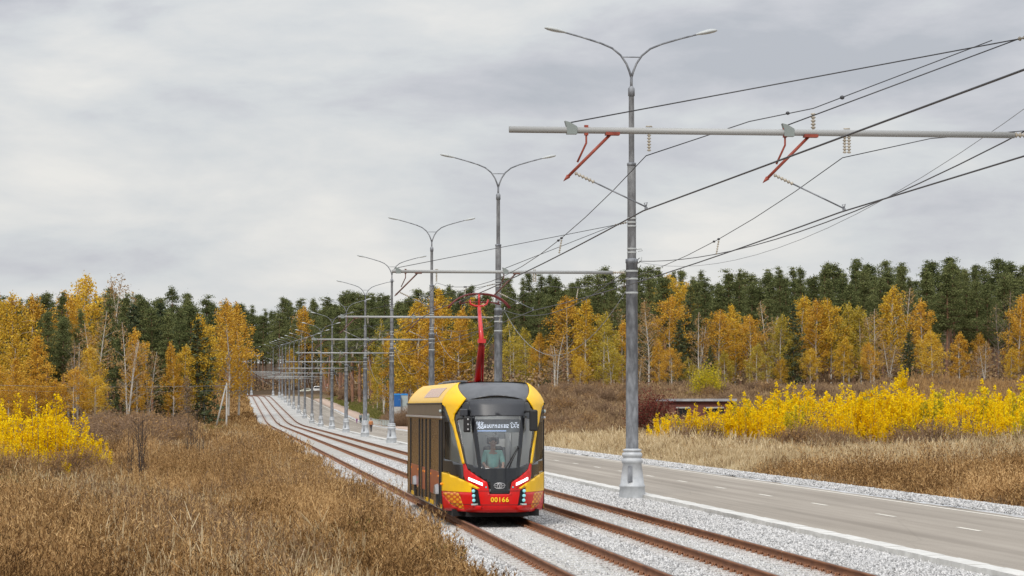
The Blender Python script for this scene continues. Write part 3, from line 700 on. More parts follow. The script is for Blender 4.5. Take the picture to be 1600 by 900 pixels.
tag(fc.build('feeder_cable', M['wire']), 'thick sagging feeder cable strung from lamp pole to lamp pole', 'overhead cable')
tag(f2.build('feeder_cable', M['cable']), 'thinner pale cable looping low between the lamp poles', 'overhead cable')

# ------------------------------------------------------------------ tram
TCX = 6.35; YN = 62.5; YS = 1.65; LEN = 16.0
tram = thing('tram', 'yellow and red single tram with black cab windows and raised red pantograph', 'tram', (TCX, YN, 0))
def dplan(s):
    a = abs(s); return .30*a**2 + 1.70*(max(a-.30, 0)/.95)**2.15*.70 + 0 if a < 1.25 else .30*1.5625+1.19
def backz(z): return float(np.interp(z, [.4, .55, .8, 1.15, 2.0, 2.7, 3.0, 3.15, 3.3, 3.42, 3.50, 3.54], [.12, .02, 0, .02, .12, .27, .40, .52, .74, 1.0, 1.3, 1.62]))
def Wz(z): return float(np.interp(z, [.4, .55, .9, 3.02, 3.1, 3.2, 3.3, 3.4, 3.48, 3.54], [1.20, 1.235, 1.25, 1.25, 1.228, 1.175, 1.10, 1.0, .90, .79]))
def Dsz(s, z): return dplan(s)+backz(z)*(1-(min(abs(s), 1.25)/1.25)**3)
def S3(s, z, off=0):
    """front surface: s<0 is the left of the photo"""
    def P(s, z): return Vector((s*Wz(z)/1.25, Dsz(s, z), z))
    p = P(s, z)
    if off:
        du = P(min(s+.02, 1.25), z)-P(max(s-.02, -1.25), z); dv = P(s, z+.02)-P(s, z-.02)
        n = dv.cross(du).normalized()
        if n.y > 0: n = -n
        p = p+n*off
    return p
def inv(px, py):
    s = -.8; z = 1.5
    for _ in range(80):
        Y = YN+Dsz(s, z); q = at(px, py, Y); z2 = min(max(q.z, .4), 3.54)
        s2 = (q.x-TCX)*1.25/Wz(z2); s2 = max(-1.25, min(1.25, s2)); s += .45*(s2-s); z += .45*(z2-z)
    return s, z
def z1(pts, full=False):
    out = []
    for (x, y) in pts:
        s, z = inv(600+x/3.2156, 560+y/3.2143)
        if x >= 584 and not full: s = 0.0
        if x <= 297: s = -1.25
        out.append((s, z))
    return out
polys = []   # (name, polygon in (s,z) on the left half)
def addp(name, pts): polys.append((name, z1(pts)))
addp('cluster', [(440, 648), (473, 662), (487, 741), (446, 738)])
addp('glass_front', [(457, 291), (585, 288), (585, 551), (491, 549)])
addp('glass_corner', [(371, 309), (432, 300), (472, 546), (412, 524)])
addp('glass_side', [(305, 318), (336, 318), (350, 345), (396, 535), (335, 512), (304, 505)])
addp('yellow_arch', [(290, 95), (383, 95), (415, 204), (358, 282), (354, 308), (366, 362), (386, 434), (407, 527), (397, 532), (382, 478), (361, 408), (344, 345), (330, 292), (311, 243), (290, 226)])
addp('yellow_corner', [(290, 571), (330, 582), (440, 629), (482, 652), (470, 656), (440, 648), (440, 672), (290, 664)])
addp('honeycomb', [(300, 668), (376, 672), (407, 757), (380, 755), (344, 738), (297, 680)])
addp('red_front', [(397, 532), (408, 528), (421, 560), (480, 600), (518, 622), (528, 664), (530, 682), (585, 682), (585, 790), (290, 790), (290, 664), (440, 672), (440, 648), (470, 656), (482, 652), (440, 629), (411, 617), (401, 590)])
addp('vent', [(425, 210), (470, 197), (530, 188), (585, 186), (585, 202), (520, 203), (455, 206)])
addp('charcoal', [(428, 214), (455, 209), (520, 206), (585, 205), (585, 285), (455, 288), (440, 290)])
pz = [p for _, p in polys]
def pip(pt, poly):
    x, y = pt; c = False; n = len(poly); j = n-1
    for i in range(n):
        xi, yi = poly[i]; xj, yj = poly[j]
        if (yi > y) != (yj > y) and x < (xj-xi)*(y-yi)/(yj-yi+1e-12)+xi: c = not c
        j = i
    return c
sl = [-1.25+.025*i for i in range(32)]+[-.45, -.38, -.3, -.2, -.1, 0]
zl = list(np.arange(.42, 3.0, .08))+[3.0, 3.04, 3.08, 3.12, 3.16, 3.2, 3.24, 3.28, 3.32, 3.36, 3.4, 3.44, 3.48, 3.51, 3.54]
cells = []
for i in range(len(zl)-1):
    for j in range(len(sl)-1): cells.append([(sl[j], zl[i]), (sl[j+1], zl[i]), (sl[j+1], zl[i+1]), (sl[j], zl[i+1])])
def cut(poly, a, n):
    d = [(p[0]-a[0])*n[0]+(p[1]-a[1])*n[1] for p in poly]
    if max(d) < 1e-6 or min(d) > -1e-6: return [poly]
    P_, N_ = [], []
    for i in range(len(poly)):
        p, q, dp, dq = poly[i], poly[(i+1) % len(poly)], d[i], d[(i+1) % len(poly)]
        if dp >= -1e-7: P_.append(p)
        if dp <= 1e-7: N_.append(p)
        if (dp > 1e-7 and dq < -1e-7) or (dp < -1e-7 and dq > 1e-7):
            t = dp/(dp-dq); r_ = (p[0]+(q[0]-p[0])*t, p[1]+(q[1]-p[1])*t); P_.append(r_); N_.append(r_)
    return [k for k in (P_, N_) if len(k) > 2]
for name, poly in polys:
    for i in range(len(poly)):
        a = poly[i]; b = poly[(i+1) % len(poly)]; L_ = math.hypot(b[0]-a[0], b[1]-a[1])
        if L_ < 1e-4: continue
        n = (-(b[1]-a[1])/L_, (b[0]-a[0])/L_); u_ = ((b[0]-a[0])/L_, (b[1]-a[1])/L_); out = []
        for c in cells:
            t_ = [(p[0]-a[0])*u_[0]+(p[1]-a[1])*u_[1] for p in c]
            if max(t_) < -.002 or min(t_) > L_+.002: out.append(c)
            else: out += cut(c, a, n)
        cells = out
parts = {}
for c in cells:
    cx0 = sum(p[0] for p in c)/len(c); cz0 = sum(p[1] for p in c)/len(c); nm_ = 'shell'
    for name, poly in polys:
        if pip((cx0, cz0), poly): nm_ = name; break
    if nm_ == 'shell' and cz0 > 3.06: nm_ = 'roof_front'
    parts.setdefault(nm_, []).append(c)
def front_part(nm_, off, sides=(1, -1)):
    mb = MB()
    for m_ in sides:
        for poly in parts.get(nm_, []):
            pts = [S3(p[0]*m_, p[1], off) for p in (poly if m_ == 1 else poly[::-1])]
            mb.add(pts, [tuple(range(len(pts)))], True)
    me = mb.mesh(nm_, None, False); b2 = bmesh.new(); b2.from_mesh(me); bmesh.ops.remove_doubles(b2, verts=b2.verts, dist=.0008); bmesh.ops.recalc_face_normals(b2, faces=b2.faces)
    b2.to_mesh(me); b2.free()
    return me
FM = {'shell': ('cab_shell', 'black', 0), 'roof_front': ('roof_front', 'roof', .004), 'cluster': ('lamp_cluster', 'matteblack', -.02), 'glass_front': ('windscreen', 'glass', -.004),
      'glass_corner': ('corner_window', 'glass', -.004), 'glass_side': ('cab_side_window', 'sideglass', -.004), 'yellow_arch': ('yellow_arch', 'yellow', .006), 'yellow_corner': ('yellow_corner_panel', 'yellow', .012),
      'honeycomb': ('patterned_panel', 'honey', .006), 'red_front': ('red_front_panel', 'red', .008), 'vent': ('roof_gap', 'matteblack', -.03), 'charcoal': ('upper_front_panel', 'charcoal', .003)}
FO = {}
for k_, (nm_, mt, off) in FM.items():
    if k_ not in parts: print('MISSING', k_); continue
    split = k_ in ('cluster', 'glass_corner', 'glass_side', 'yellow_arch', 'yellow_corner', 'honeycomb')
    for sd_ in (((1,), (-1,)) if split else ((1, -1),)):
        me = front_part(k_, off, sd_); me.materials.append(M[mt]); o = link(nm_, me, tram); FO[k_] = o; FO[(k_, sd_[0])] = o
        sm = o.modifiers.new('t', 'SOLIDIFY') if k_ not in ('glass_front', 'glass_corner', 'glass_side') else None
        if sm: sm.thickness = .02; sm.offset = -1
def Tp(px, py, off=0):
    """pixel -> point on the tram front, tram coordinates"""
    s, z = inv(px, py); return S3(s, z, off)
def Zc(x, y): return (600+x/3.2156, 560+y/3.2143)
# side walls, coving, roof
def wall(side):
    x = side*1.25; mb = MB()
    mb.box(min(x, x-side*.04), max(x, x-side*.04), YS, LEN-YS, .42, 3.03)
    return mb.build('side_wall', M['sideblack'], tram)
for s in (-1, 1):
    wl = wall(s)
    tr_ = MB(); X0 = s*1.25
    def sb(mb, y0, y1, z0, z1, p): mb.box(min(X0, X0+s*p), max(X0, X0+s*p), y0, y1, z0, z1)
    sb(tr_, YS-.02, LEN-YS, 2.66, 2.71, .05); tr_.build('silver_rail', M['silver'], wl)
    tr_ = MB(); sb(tr_, YS-.05, LEN-YS, 3.0, 3.04, .035); tr_.build('gutter', M['rubber'], wl)
    ds = MB()
    for (ya, yb) in ((1.68, 1.8), (2.3, 2.42), (5.5, 5.6), (6.9, 7.02), (8.3, 8.42), (9.4, 9.5), (12.9, 13.0)): sb(ds, ya, yb, .5, 2.62, .022)
    ds.pieces('door_seal', M['rubber'], wl)
    up = MB(); sb(up, YS+.05, LEN-YS-.05, 2.73, 2.99, .012); up.build('upper_side_panel', mat('upper_side_panel', (.10, .085, .07), .3, 0, (.15, .125, .10), 2), wl)
    for (ya, yb) in ((2.45, 5.45), (7.1, 8.25), (9.6, 12.8)):
        rp_ = MB(); sb(rp_, ya, yb, .74, 1.33, .008); ro = rp_.build('red_side_panel', M['redpanel'], wl)
        ob = MB()
        for yy in (ya+.25, yb-.3): ob.ball((X0+s*.012, yy, 1.22), .012, .035, .03, 8, 5)
        ob.pieces('marker_lamp', emis('amber_marker', (.9, .3, .02), .2), wl)
    yl = MB()
    for (ya, yb) in ((1.67, 2.1), (4.5, 5.5), (6.3, 7.3), (10.9, 12.6)): sb(yl, ya, yb, .46, .56, .01)
    yl.pieces('yellow_sill_mark', M['yellow'], wl)
    for yc in (2.9, 10.9):
        wa = MB(); dark = MB(); n = 12
        prof = [(.30*math.cos(PI*i/n), .30*math.sin(PI*i/n)) for i in range(n+1)]
        vs_ = [(X0-s*.01, yc+a*1.25, .78+b*.85) for a, b in prof]+[(X0+s*.09, yc+a*1.1, .78+b*.72) for a, b in prof]
        wa.add(vs_, [(i, i+1, n+2+i, n+1+i) for i in range(n)], True); wa.add([(X0+s*.09, yc+a*1.1, .78+b*.72) for a, b in prof], [tuple(range(n+1))])
        sb(dark, yc-.32, yc+.32, .46, .78, .03)
        wo_ = wa.build('step_cover', M['stepsilver'], wl); dark.build('step_recess', M['matteblack'], wo_)
    # coving strip
    cv = MB(); zs = [3.03, 3.06, 3.1, 3.15, 3.2, 3.26, 3.32, 3.38, 3.44, 3.48, 3.51, 3.54]; vs_ = []
    for yy in (YS, LEN-YS):
        for z in zs: vs_.append((s*Wz(z), yy, z))
    n = len(zs); cv.add(vs_, [(i, i+1, n+i+1, n+i) for i in range(n-1)], True)
    o = cv.build('roof_side_cove', M['yellow'], tram)
    ln = MB(); vs_ = []
    for yy in (3.4, 8.6):
        for z in (3.18, 3.26, 3.34, 3.42): vs_.append((s*(Wz(z)+.006), yy, z+.004))
    ln.add(vs_, [(i, i+1, 5+i, 4+i) for i in range(3)], True); ln.build('roof_side_rect', mat('cove_red_orange', (.50, .20, .12), .25, 0, (.62, .34, .12), 5, coat=.3), o)  # darker reddish rectangle over part of the yellow cove
rf = MB(); rf.add([(-.80, YS-.05, 3.535), (.80, YS-.05, 3.535), (.80, LEN-YS, 3.535), (-.80, LEN-YS, 3.535), (-.3, YS-.05, 3.56), (.3, YS-.05, 3.56), (.3, LEN-YS, 3.56), (-.3, LEN-YS, 3.56)], [(0, 4, 7, 3), (4, 5, 6, 7), (5, 1, 2, 6)])
ro = rf.build('roof', M['roof'], tram)
eq = MB(); eq.box(-.62, -.2, 6.4, 9.4, 3.55, 3.63); eq.box(-.5, .5, 10.2, 12.6, 3.55, 3.62); eq.build('roof_equipment', M['roof'], ro, bevel=.03)
MB().box(-.7, -.45, 4.2, 4.8, 3.54, 3.60).build('roof_antenna_box', M['charcoal'], ro, bevel=.02)
# rear end (same cab shape turned round, not seen in the photo)
for k_, mt in (('shell', 'black'), ('yellow_arch', 'yellow'), ('yellow_corner', 'yellow'), ('red_front', 'red'), ('charcoal', 'charcoal'), ('roof_front', 'roof'), ('vent', 'matteblack'), ('honeycomb', 'honey'), ('cluster', 'matteblack'), ('glass_front', 'carglass'), ('glass_corner', 'carglass'), ('glass_side', 'carglass')):
    if k_ in parts:
        nm_ = 'rear_'+FM[k_][0]; me = front_part(k_, FM[k_][2]); me.materials.clear(); me.materials.append(M[mt]); o = link(nm_, me, tram); o.rotation_euler = (0, 0, PI); o.location = (0, LEN, 0)
# underframe, bogies
MB().box(-1.05, 1.05, .9, LEN-.9, .30, .46).build('underframe', M['matteblack'], tram)
sk = MB(); sk.box(-.75, .75, .5, .9, .30, .44); sk.build('bumper_beam', M['matteblack'], tram)
for yc in (3.4, LEN-3.4):
    bo = MB(); bo.box(-.95, .95, yc-1.2, yc+1.2, .28, .42); bo.box(-.92, -.86, yc-1.35, yc+1.35, .26, .55); bo.box(.86, .92, yc-1.35, yc+1.35, .26, .55)
    b_ = bo.build('bogie', M['matteblack'], tram)
    for dy in (-.9, .9):
        for s in (-1, 1): MB().lathe([(.001, -.06), (.33, -.06), (.33, .06), (.001, .06)], (s*.795, yc+dy, .53), 24, 'x').build('wheel', M['rust'], b_)
# cab interior
ci = MB(); ci.box(-1.2, 1.2, 2.05, 2.1, .5, 3.0); cbw = ci.build('cab_rear_wall', M['cabwall'], tram)
MB().box(-.34, .34, 2.0, 2.04, .7, 2.55).build('cab_door', mat('cab_door_grey', (.28, .30, .31), .5), cbw)
MB().tube([(-.42, 2.02, 1.3), (-.42, 2.02, 2.5)], .02, 6).tube([(.47, 2.02, 1.3), (.47, 2.02, 2.5)], .02, 6).pieces('grab_rail', M['silver'], cbw)
MB().box(.05, .34, 1.99, 2.0, 1.95, 2.15).build('notice', M['whitepaint'], cbw)
MB().prism([(-1.15, 2.05), (-1.1, 1.6), (-.75, 1.0), (.75, 1.0), (1.1, 1.6), (1.15, 2.05)], 'z', .9, .95).build('cab_floor', M['cabdark'], tram)
clg = MB().box(-.7, .7, 1.15, 2.05, 2.76, 2.79).build('cab_ceiling', M['cabwall'], tram)
MB().box(-.35, .35, 1.2, 1.7, 2.74, 2.757).build('cab_fill_panel', emis('cab_fill_glow', (1, .98, .94), 3.5), clg)  # glowing panel added under the ceiling to brighten the dim cab
for sx_ in (-1, 1): MB().box(min(sx_*1.02, sx_*1.06), max(sx_*1.02, sx_*1.06), 1.72, 2.04, .95, 2.75).build('cab_side_panel', M['cabwall'], tram)
dsh = MB(); dsh.prism([(.32, 1.0), (.32, 1.36), (.48, 1.47), (.82, 1.43), (.86, 1.0)], 'x', -.56, .56); dsh.build('dashboard', mat('dash_grey', (.30, .32, .33), .6), tram, bevel=.02)
st = MB(); st.box(-.25, .25, 1.15, 1.62, 1.14, 1.24); so_ = st.build('driver_seat', M['cabdark'], tram, bevel=.03)
MB().box(-.24, .24, 1.60, 1.70, 1.1, 1.98).build('seat_back', M['cabdark'], so_, bevel=.05)
MB().box(-.15, .15, 1.58, 1.66, 2.02, 2.2).build('headrest', M['cabdark'], so_, bevel=.04)
MB().lathe([(.001, 0), (.16, .01), (.17, .04)], (0, .9, 1.0), 12).build('seat_pedestal', M['cabdark'], so_)
cp = MB(); cp.box(-1.13, -1.09, 1.45, 1.6, 1.0, 2.6); cp.build('side_pillar', M['cabdark'], tram)
# destination display
dd = MB(); dd.box(-.56, .56, .62, .70, 2.32, 2.64); dspl = dd.build('destination_display', mat('display_grey', (.20, .23, .245), .4, 0), tram)
rows = ["..#..#..#.............................................",
        "###.###.###...................................##...###",
        "..#.##..##...................................#..#...#.",
        ".#.###.###.#.#.#..#.#.##.#.#..##.#.#.##.###...#..##.#.##",
        "##..##.#.#.#.#.#.##.#.##.###.#.#.##..##.#.#...#...#...##",
        ".#..###.##.###.#.##.#.#..#.#.#.#.#.#.##.##....#..##.#.#.",
        "##.##.###.####.###.##.#..#.#.###.#.#.##.###...###..#..##",
        "###..##.###..........................................."]
led = MB(); W_ = 56
for r_, row in enumerate(rows):
    for c_, ch in enumerate(row):
        if ch == '#':
            x = -.53+c_*(1.06/W_); z = 2.585-r_*.023; led.box(x, x+.0145, .612, .62, z-.0125, z)
led.build('led_text', emis('white_led', (.86, .90, 1.0), 1.15), dspl)
lb = MB(); lb.box(-.52, .22, .613, .62, 2.352, 2.366); lb.build('led_underline', emis('blue_led', (.45, .62, 1.0), .9), dspl)
# camera dome, mirrors, wiper, lamps, emblem, number
MB().ball((-.02, .72, 2.31), .035, .035, .03).build('cab_camera', M['whitepaint'], tram)
MB().tube([(-.28, .75, 2.28), (-.2, .75, 2.24), (-.08, .75, 2.23), (-.02, .75, 2.29)], .008, 6).build('camera_cable', M['whitepaint'], tram)
def rbox(mb, c, hx, hy, hz): mb.box(c.x-hx, c.x+hx, c.y-hy, c.y+hy, c.z-hz, c.z+hz)
q = Tp(735, 664, .12); mm = MB(); rbox(mm, q, .085, .05, .19); mo = mm.build('wing_mirror', M['rubber'], tram, bevel=.03)
q2 = Tp(729, 646, .10); mm = MB(); rbox(mm, q2, .095, .07, .085); mm.build('mirror_housing', M['charcoal'], mo, bevel=.02)
MB().tube([Tp(724, 652, 0), q2+Vector((-.03, 0, -.02)), q+Vector((0, 0, .15))], .018, 6).build('mirror_bracket', M['rubber'], mo)
lp = MB()
for dz in (.12, .0, -.12): lp.lathe([(.001, 0), (.022, .0), (.022, .01)], (q.x+.02, q.y-.06, q.z+dz), 8, 'y')
lp.pieces('indicator_light', M['silver'], mo)
q = Vector((-Tp(729, 657, .12).x+.03, Tp(729, 657, .12).y-.05, Tp(729, 657).z)); mm = MB(); rbox(mm, q, .10, .06, .26); mo = mm.build('wing_mirror', M['rubber'], tram, bevel=.04)
MB().tube([q+Vector((-.3, .25, .22)), q+Vector((-.05, 0, .22))], .03, 6).build('mirror_bracket', M['rubber'], mo)
wa, wb = Tp(790, 732, .03), Tp(807.5, 699, .05)
MB().tube([wa, wb], .012, 6).tube([wa+Vector((.07, 0, 0)), wb+Vector((.02, 0, 0))], .010, 6).tube([wb+Vector((-.01, -.01, .03)), wb+Vector((.02, -.01, -.04))], .02, 6).build('windscreen_wiper', M['rubber'], tram)
for m_ in (1, -1):
    a, b = Tp(*Zc(428, 604), .02), Tp(*Zc(497, 633), .02); mid = (a+b)/2
    for v in (a, b): v.x *= m_
    h0 = Vector((0, 0, .030))
    n3 = [Tp(*Zc(428+(497-428)*t, 604+(633-604)*t), .024) for t in (0, .25, .5, .75, 1)]
    for v in n3: v.x *= m_
    ld = MB(); vs_ = [v+h0 for v in n3]+[v-h0 for v in n3]+[v+h0+Vector((0, .03, 0)) for v in n3]+[v-h0+Vector((0, .03, 0)) for v in n3]
    ld.add(vs_, [(i, i+1, 6+i, 5+i) for i in range(4)]+[(i, 10+i, 11+i, i+1) for i in range(4)]+[(5+i, 6+i, 16+i, 15+i) for i in range(4)]+[(0, 5, 15, 10), (4, 14, 19, 9)])
    ld.build('headlight', emis('led_strip', (.93, .95, 1.0), 2.6), tram)
    for (x, y, rr_) in ((451, 666, .042), (452, 690, .042), (453, 713, .042)):
        p = Tp(*Zc(x, y), .012); p.x *= m_
        lm = MB(); lm.ball((p.x, p.y-.005, p.z), rr_, .025, rr_, 14, 8)
        lm.build('lamp_lens', M['teal'], FO[('cluster', m_)])
    p = Tp(*Zc(462, 733), .02); p.x *= m_; MB().box(p.x-.10, p.x+.10, p.y-.005, p.y+.01, p.z-.02, p.z+.02).build('lamp_base', M['palepanel'], FO[('cluster', m_)])
for x_ in (-.32, .32):
    p = S3(x_, 1.02, .012); MB().ball(p, .018, .01, .018, 8, 6).build('sensor', emis('teal_sensor', (.0, .45, .5), .5), tram)
ch = MB()
p = S3(0, 1.055, .012); ch.tube([(math.cos(a)*.135, p.y-.004+.03*abs(math.cos(a)), p.z+math.sin(a)*.068) for a in np.linspace(0, 2*PI, 25)], .009, 6, False)
ch.tube([(math.cos(a)*.055, p.y-.008, p.z+math.sin(a)*.06) for a in np.linspace(0, 2*PI, 17)], .008, 6, False)
ch.box(-.04, .04, p.y-.015, p.y, p.z+.015, p.z+.034); ch.box(-.012, .012, p.y-.015, p.y, p.z-.05, p.z+.03); ch.box(-.13, -.055, p.y-.01, p.y+.01, p.z-.006, p.z+.006); ch.box(.055, .13, p.y-.01, p.y+.01, p.z-.006, p.z+.006)
ch.build('emblem', M['silver'], tram)
def text_mesh(txt, size, ext, name, mat_):
    cu = bpy.data.curves.new('t', 'FONT'); cu.body = txt; cu.size = size; cu.extrude = ext; cu.align_x = 'CENTER'; cu.align_y = 'CENTER'; cu.space_character = 1.15; cu.offset = .004
    to = bpy.data.objects.new('t', cu); C.objects.link(to); dg = bpy.context.evaluated_depsgraph_get()
    me = bpy.data.meshes.new_from_object(to.evaluated_get(dg)); bpy.data.objects.remove(to); me.materials.clear(); me.materials.append(mat_); me.name = name; return me
tm = text_mesh('00166', .155, .006, 'fleet_number', mat('number_yellow', (.9, .6, .02), .4)); o = link('fleet_number', tm, tram)
p = S3(0, .72, .018); o.location = (0, p.y-.012, .72); o.rotation_euler = (R(90), 0, 0)
# door edge camera knob at the gutter and side marker
MB().ball((-1.29, YS+.05, 2.83), .035, .08, .045).build('side_camera', M['palepanel'], tram)
MB().ball((1.28, YS+.05, 2.83), .035, .08, .045).build('side_camera', M['palepanel'], tram)
MB().ball((-1.27, YS-.05, 1.06), .03, .04, .03).build('side_repeater', emis('amber_repeater', (.9, .3, .02), .2), tram)
jt = MB()
for z_, sa, sb_ in ((.93, -.56, .56), (.60, -1.1, 1.1)): jt.tube([S3(q_, z_, .010) for q_ in np.linspace(sa, sb_, 31)], .0055, 4)
for s_ in (-.50, .50): jt.tube([S3(s_, z_, .010) for z_ in np.linspace(.60, .93, 8)], .0055, 4)
jt.pieces('panel_joint', M['rubber'], tram)
# pantograph
pt = link('pantograph', MB().box(-.30, .30, 4.9, 5.9, 3.545, 3.585).mesh('pantograph', M['pantored']), tram)
def ptpt(px, py, Y): q = at(px, py, Y); return Vector((q.x-TCX, Y-YN, q.z))
Yp = 67.6
k0, k1, k2 = ptpt(746, 598, Yp+.6), ptpt(752.5, 533, Yp-.9), ptpt(748.5, 478, Yp+.1)
MB().tube([k0, k1], [.095, .07], 8).tube([k0+Vector((.13, 0, 0)), k1+Vector((.06, 0, -.12))], .025, 6).build('lower_arm', mat('deep_red', (.30, .012, .012), .4), pt)
MB().tube([k1, k2], [.068, .045], 8).obox(k1, (.10, 0, 0), (0, .1, 0), (0, 0, .05)).build('upper_arm', M['pantored'], pt)
yk = MB(); y0 = k2.y
yk.tube([k2+Vector((-.24, 0, .16)), k2+Vector((-.22, 0, .05)), k2+Vector((-.1, 0, 0)), k2+Vector((.1, 0, 0)), k2+Vector((.2, 0, .05)), k2+Vector((.24, 0, .17))], .028, 6)
yk.tube([k2, k2+Vector((0, 0, .3))], .03, 6); yk.build('head_yoke', M['pantored'], pt)
for dy in (-.17, .17):
    bw = MB(); xs = np.linspace(-.80, .80, 17); ztop = CW-.125
    bw.tube([(k2.x+x, y0+dy, ztop-.03-.34*(x/.8)**2*(abs(x)/.8)**.6-(0 if abs(x) < .75 else .03)) for x in xs], [.022]*17, 6)
    bw.build('collector_bow', M['carbon'], pt)
MB().tube([(k2.x-.5, y0, CW-.42), (k2.x-.3, y0, CW-.37), (k2.x+.3, y0, CW-.37), (k2.x+.55, y0, CW-.43)], .02, 6).tube([(k2.x-.5, y0-.17, CW-.35), (k2.x-.5, y0, CW-.42), (k2.x-.5, y0+.17, CW-.35)], .015, 5).tube([(k2.x+.5, y0-.17, CW-.35), (k2.x+.5, y0, CW-.42), (k2.x+.5, y0+.17, CW-.35)], .015, 5).build('head_frame', M['carbon'], pt)

# ------------------------------------------------------------------ people
def skin_mesh(name, pts, edges, radii, mat_, sub=1):
    me = bpy.data.meshes.new(name); me.from_pydata([tuple(p) for p in pts], edges, [])
    o = bpy.data.objects.new(name, me); C.objects.link(o)
    sk_ = o.modifiers.new('s', 'SKIN'); sk_.use_smooth_shade = True
    for i, r_ in enumerate(radii):
        d = me.skin_vertices[0].data[i]; d.radius = (r_, r_) if not isinstance(r_, tuple) else r_; d.use_root = (i == 0)
    ss = o.modifiers.new('u', 'SUBSURF'); ss.levels = sub; ss.render_levels = sub
    dg = bpy.context.evaluated_depsgraph_get(); out = bpy.data.meshes.new_from_object(o.evaluated_get(dg))
    bpy.data.objects.remove(o); out.materials.clear(); out.materials.append(mat_); out.name = name
    return out
def person(lab, loc, rz, h, top, legs, pose='walk', hair=M['hair'], coat=True, group=None):
    """body is one continuous skin surface; clothes are its children"""
    P = thing('person', lab, 'person', loc, rz, group); k = h/1.75
    J = []; E = []; Rr = []
    def j(x, y, z, r, par=None):
        J.append(Vector((x, y, z))*k); Rr.append(tuple(q*k for q in r) if isinstance(r, tuple) else r*k)
        if par is not None: E.append((par, len(J)-1))
        return len(J)-1
    sit = pose == 'sit'
    pv = j(0, 0, .95, (.14, .10)); sp_ = j(0, 0, 1.15, (.13, .095), pv); chst = j(0, 0, 1.34, (.16, .105), sp_); nk = j(0, 0, 1.47, (.055, .055), chst); hd = j(0, -.01, 1.56, (.075, .085), nk); h2 = j(0, -.01, 1.66, (.078, .095), hd); h3 = j(0, .0, 1.72, (.05, .06), h2)
    Lg = []
    for s in (-1, 1):
        ph = .16*s if pose == 'walk' else 0
        hp = j(s*.09, 0, .88, .085, pv)
        if sit: kn = j(s*.13, -.42, .90, .062, hp); an = j(s*.13, -.50, .50, .042, kn); ft = j(s*.13, -.62, .45, .04, an)
        else: kn = j(s*.095, -ph*.6-.02, .48, .058, hp); an = j(s*.095, ph*1.0+.02, .09, .04, kn); ft = j(s*.095, ph-.12, .035, .035, an)
        Lg.append((hp, kn, an, ft))
    Ar = []
    for s in (-1, 1):
        sh_ = j(s*.19, 0, 1.39, .058, chst)
        if sit: el = j(s*.25, -.08, 1.12, .042, sh_); wr = j(s*.22, -.32, 1.06, .03, el)
        else: el = j(s*.25, .02+.08*s, 1.12, .04, sh_); wr = j(s*.24, -.06+.1*s, .88, .028, el)
        d = (J[wr]-J[el]).normalized()/k*1.0; pb = J[wr]/k
        pm = j(*(pb+d*.07), (.030, .022), wr)
        for q in range(4):
            o_ = (q-1.5)*.019; a_ = pb+d*(.11)+Vector((0, 1, 0))*0+Vector((o_ if sit else 0, 0 if sit else o_, 0))
            f1 = j(*a_, .0095, pm); j(*(a_+d*(.04+.006*(1-abs(q-1.4)))+Vector((0, 0, -.012 if sit else 0))+Vector((0 if sit else -s*.012, 0, 0))), .0085, f1)
        t0 = j(*(pb+d*.055+Vector((-s*.03, -.015, .0))), .010, pm); j(*(pb+d*.09+Vector((-s*.045, -.02, 0))), .009, t0)
        Ar.append((sh_, el, wr))
    body = link('body', skin_mesh('body', J, E, Rr, M['skin']), P)
    # top / coat
    tj = [J[pv], J[sp_], J[chst], J[chst]+Vector((0, 0, .105*k))]; te = [(0, 1), (1, 2), (2, 3)]; trr = [(.165*k, .125*k), (.155*k, .118*k), (.185*k, .13*k), (.082*k, .078*k)]
    if not sit and coat:
        tj.append(J[pv]-Vector((0, 0, .22*k))); te.append((0, 4)); trr.append((.18*k, .14*k))
    for (sh_, el, wr) in Ar:
        b0 = len(tj); end = J[el].lerp(J[wr], .05 if sit else .95)
        tj += [J[sh_], J[el], end]; te += [(2, b0), (b0, b0+1), (b0+1, b0+2)]; trr += [.078*k, .062*k, .055*k]
    link('shirt' if sit else 'coat', skin_mesh('top', tj, te, trr, top), P)
    lj = [J[pv]]; le = []; lr = [(.15*k, .115*k)]
    for (hp, kn, an, ft) in Lg:
        b0 = len(lj); lj += [J[hp], J[kn], J[an]]; le += [(0, b0), (b0, b0+1), (b0+1, b0+2)]; lr += [.105*k, .078*k, .06*k]
    link('trousers', skin_mesh('trousers', lj, le, lr, legs), P)
    sh = MB()
    for (hp, kn, an, ft) in Lg: sh.ball((J[an]+J[ft])/2+Vector((0, 0, -.01*k)), .055*k, .14*k, .05*k)
    sh.pieces('shoe', M['rubber'], P)
    hc = (J[h2]+Vector((0, .02*k, .035*k)))
    hm = MB(); prof = [(math.sin(a), math.cos(a)) for a in np.linspace(0, PI*.62, 8)]; n = 16; vs_ = []
    for (r_, z_) in prof:
        for q in range(n):
            a = 2*PI*q/n; vs_.append((hc.x+max(r_, .001)*.096*k*math.cos(a), hc.y+max(r_, .001)*.11*k*math.sin(a), hc.z+z_*.095*k))
    vs_ = [(x, y if y > hc.y-.07*k or z > hc.z+.03*k else hc.y-.07*k+ (y-hc.y+.07*k)*.1, z) for x, y, z in vs_]
    hm.add(vs_, [(i*n+q, i*n+(q+1) % n, (i+1)*n+(q+1) % n, (i+1)*n+q) for i in range(len(prof)-1) for q in range(n)], True)
    hm.build('hair', hair, P)
    fz = J[h2].z-.035*k; fy = J[h2].y-.098*k
    ey = MB()
    for s in (-1, 1): ey.ball((s*.032*k, fy+.008*k, fz+.02*k), .014*k, .01*k, .008*k, 8, 6)
    ey.pieces('eye', M['hair'], P)
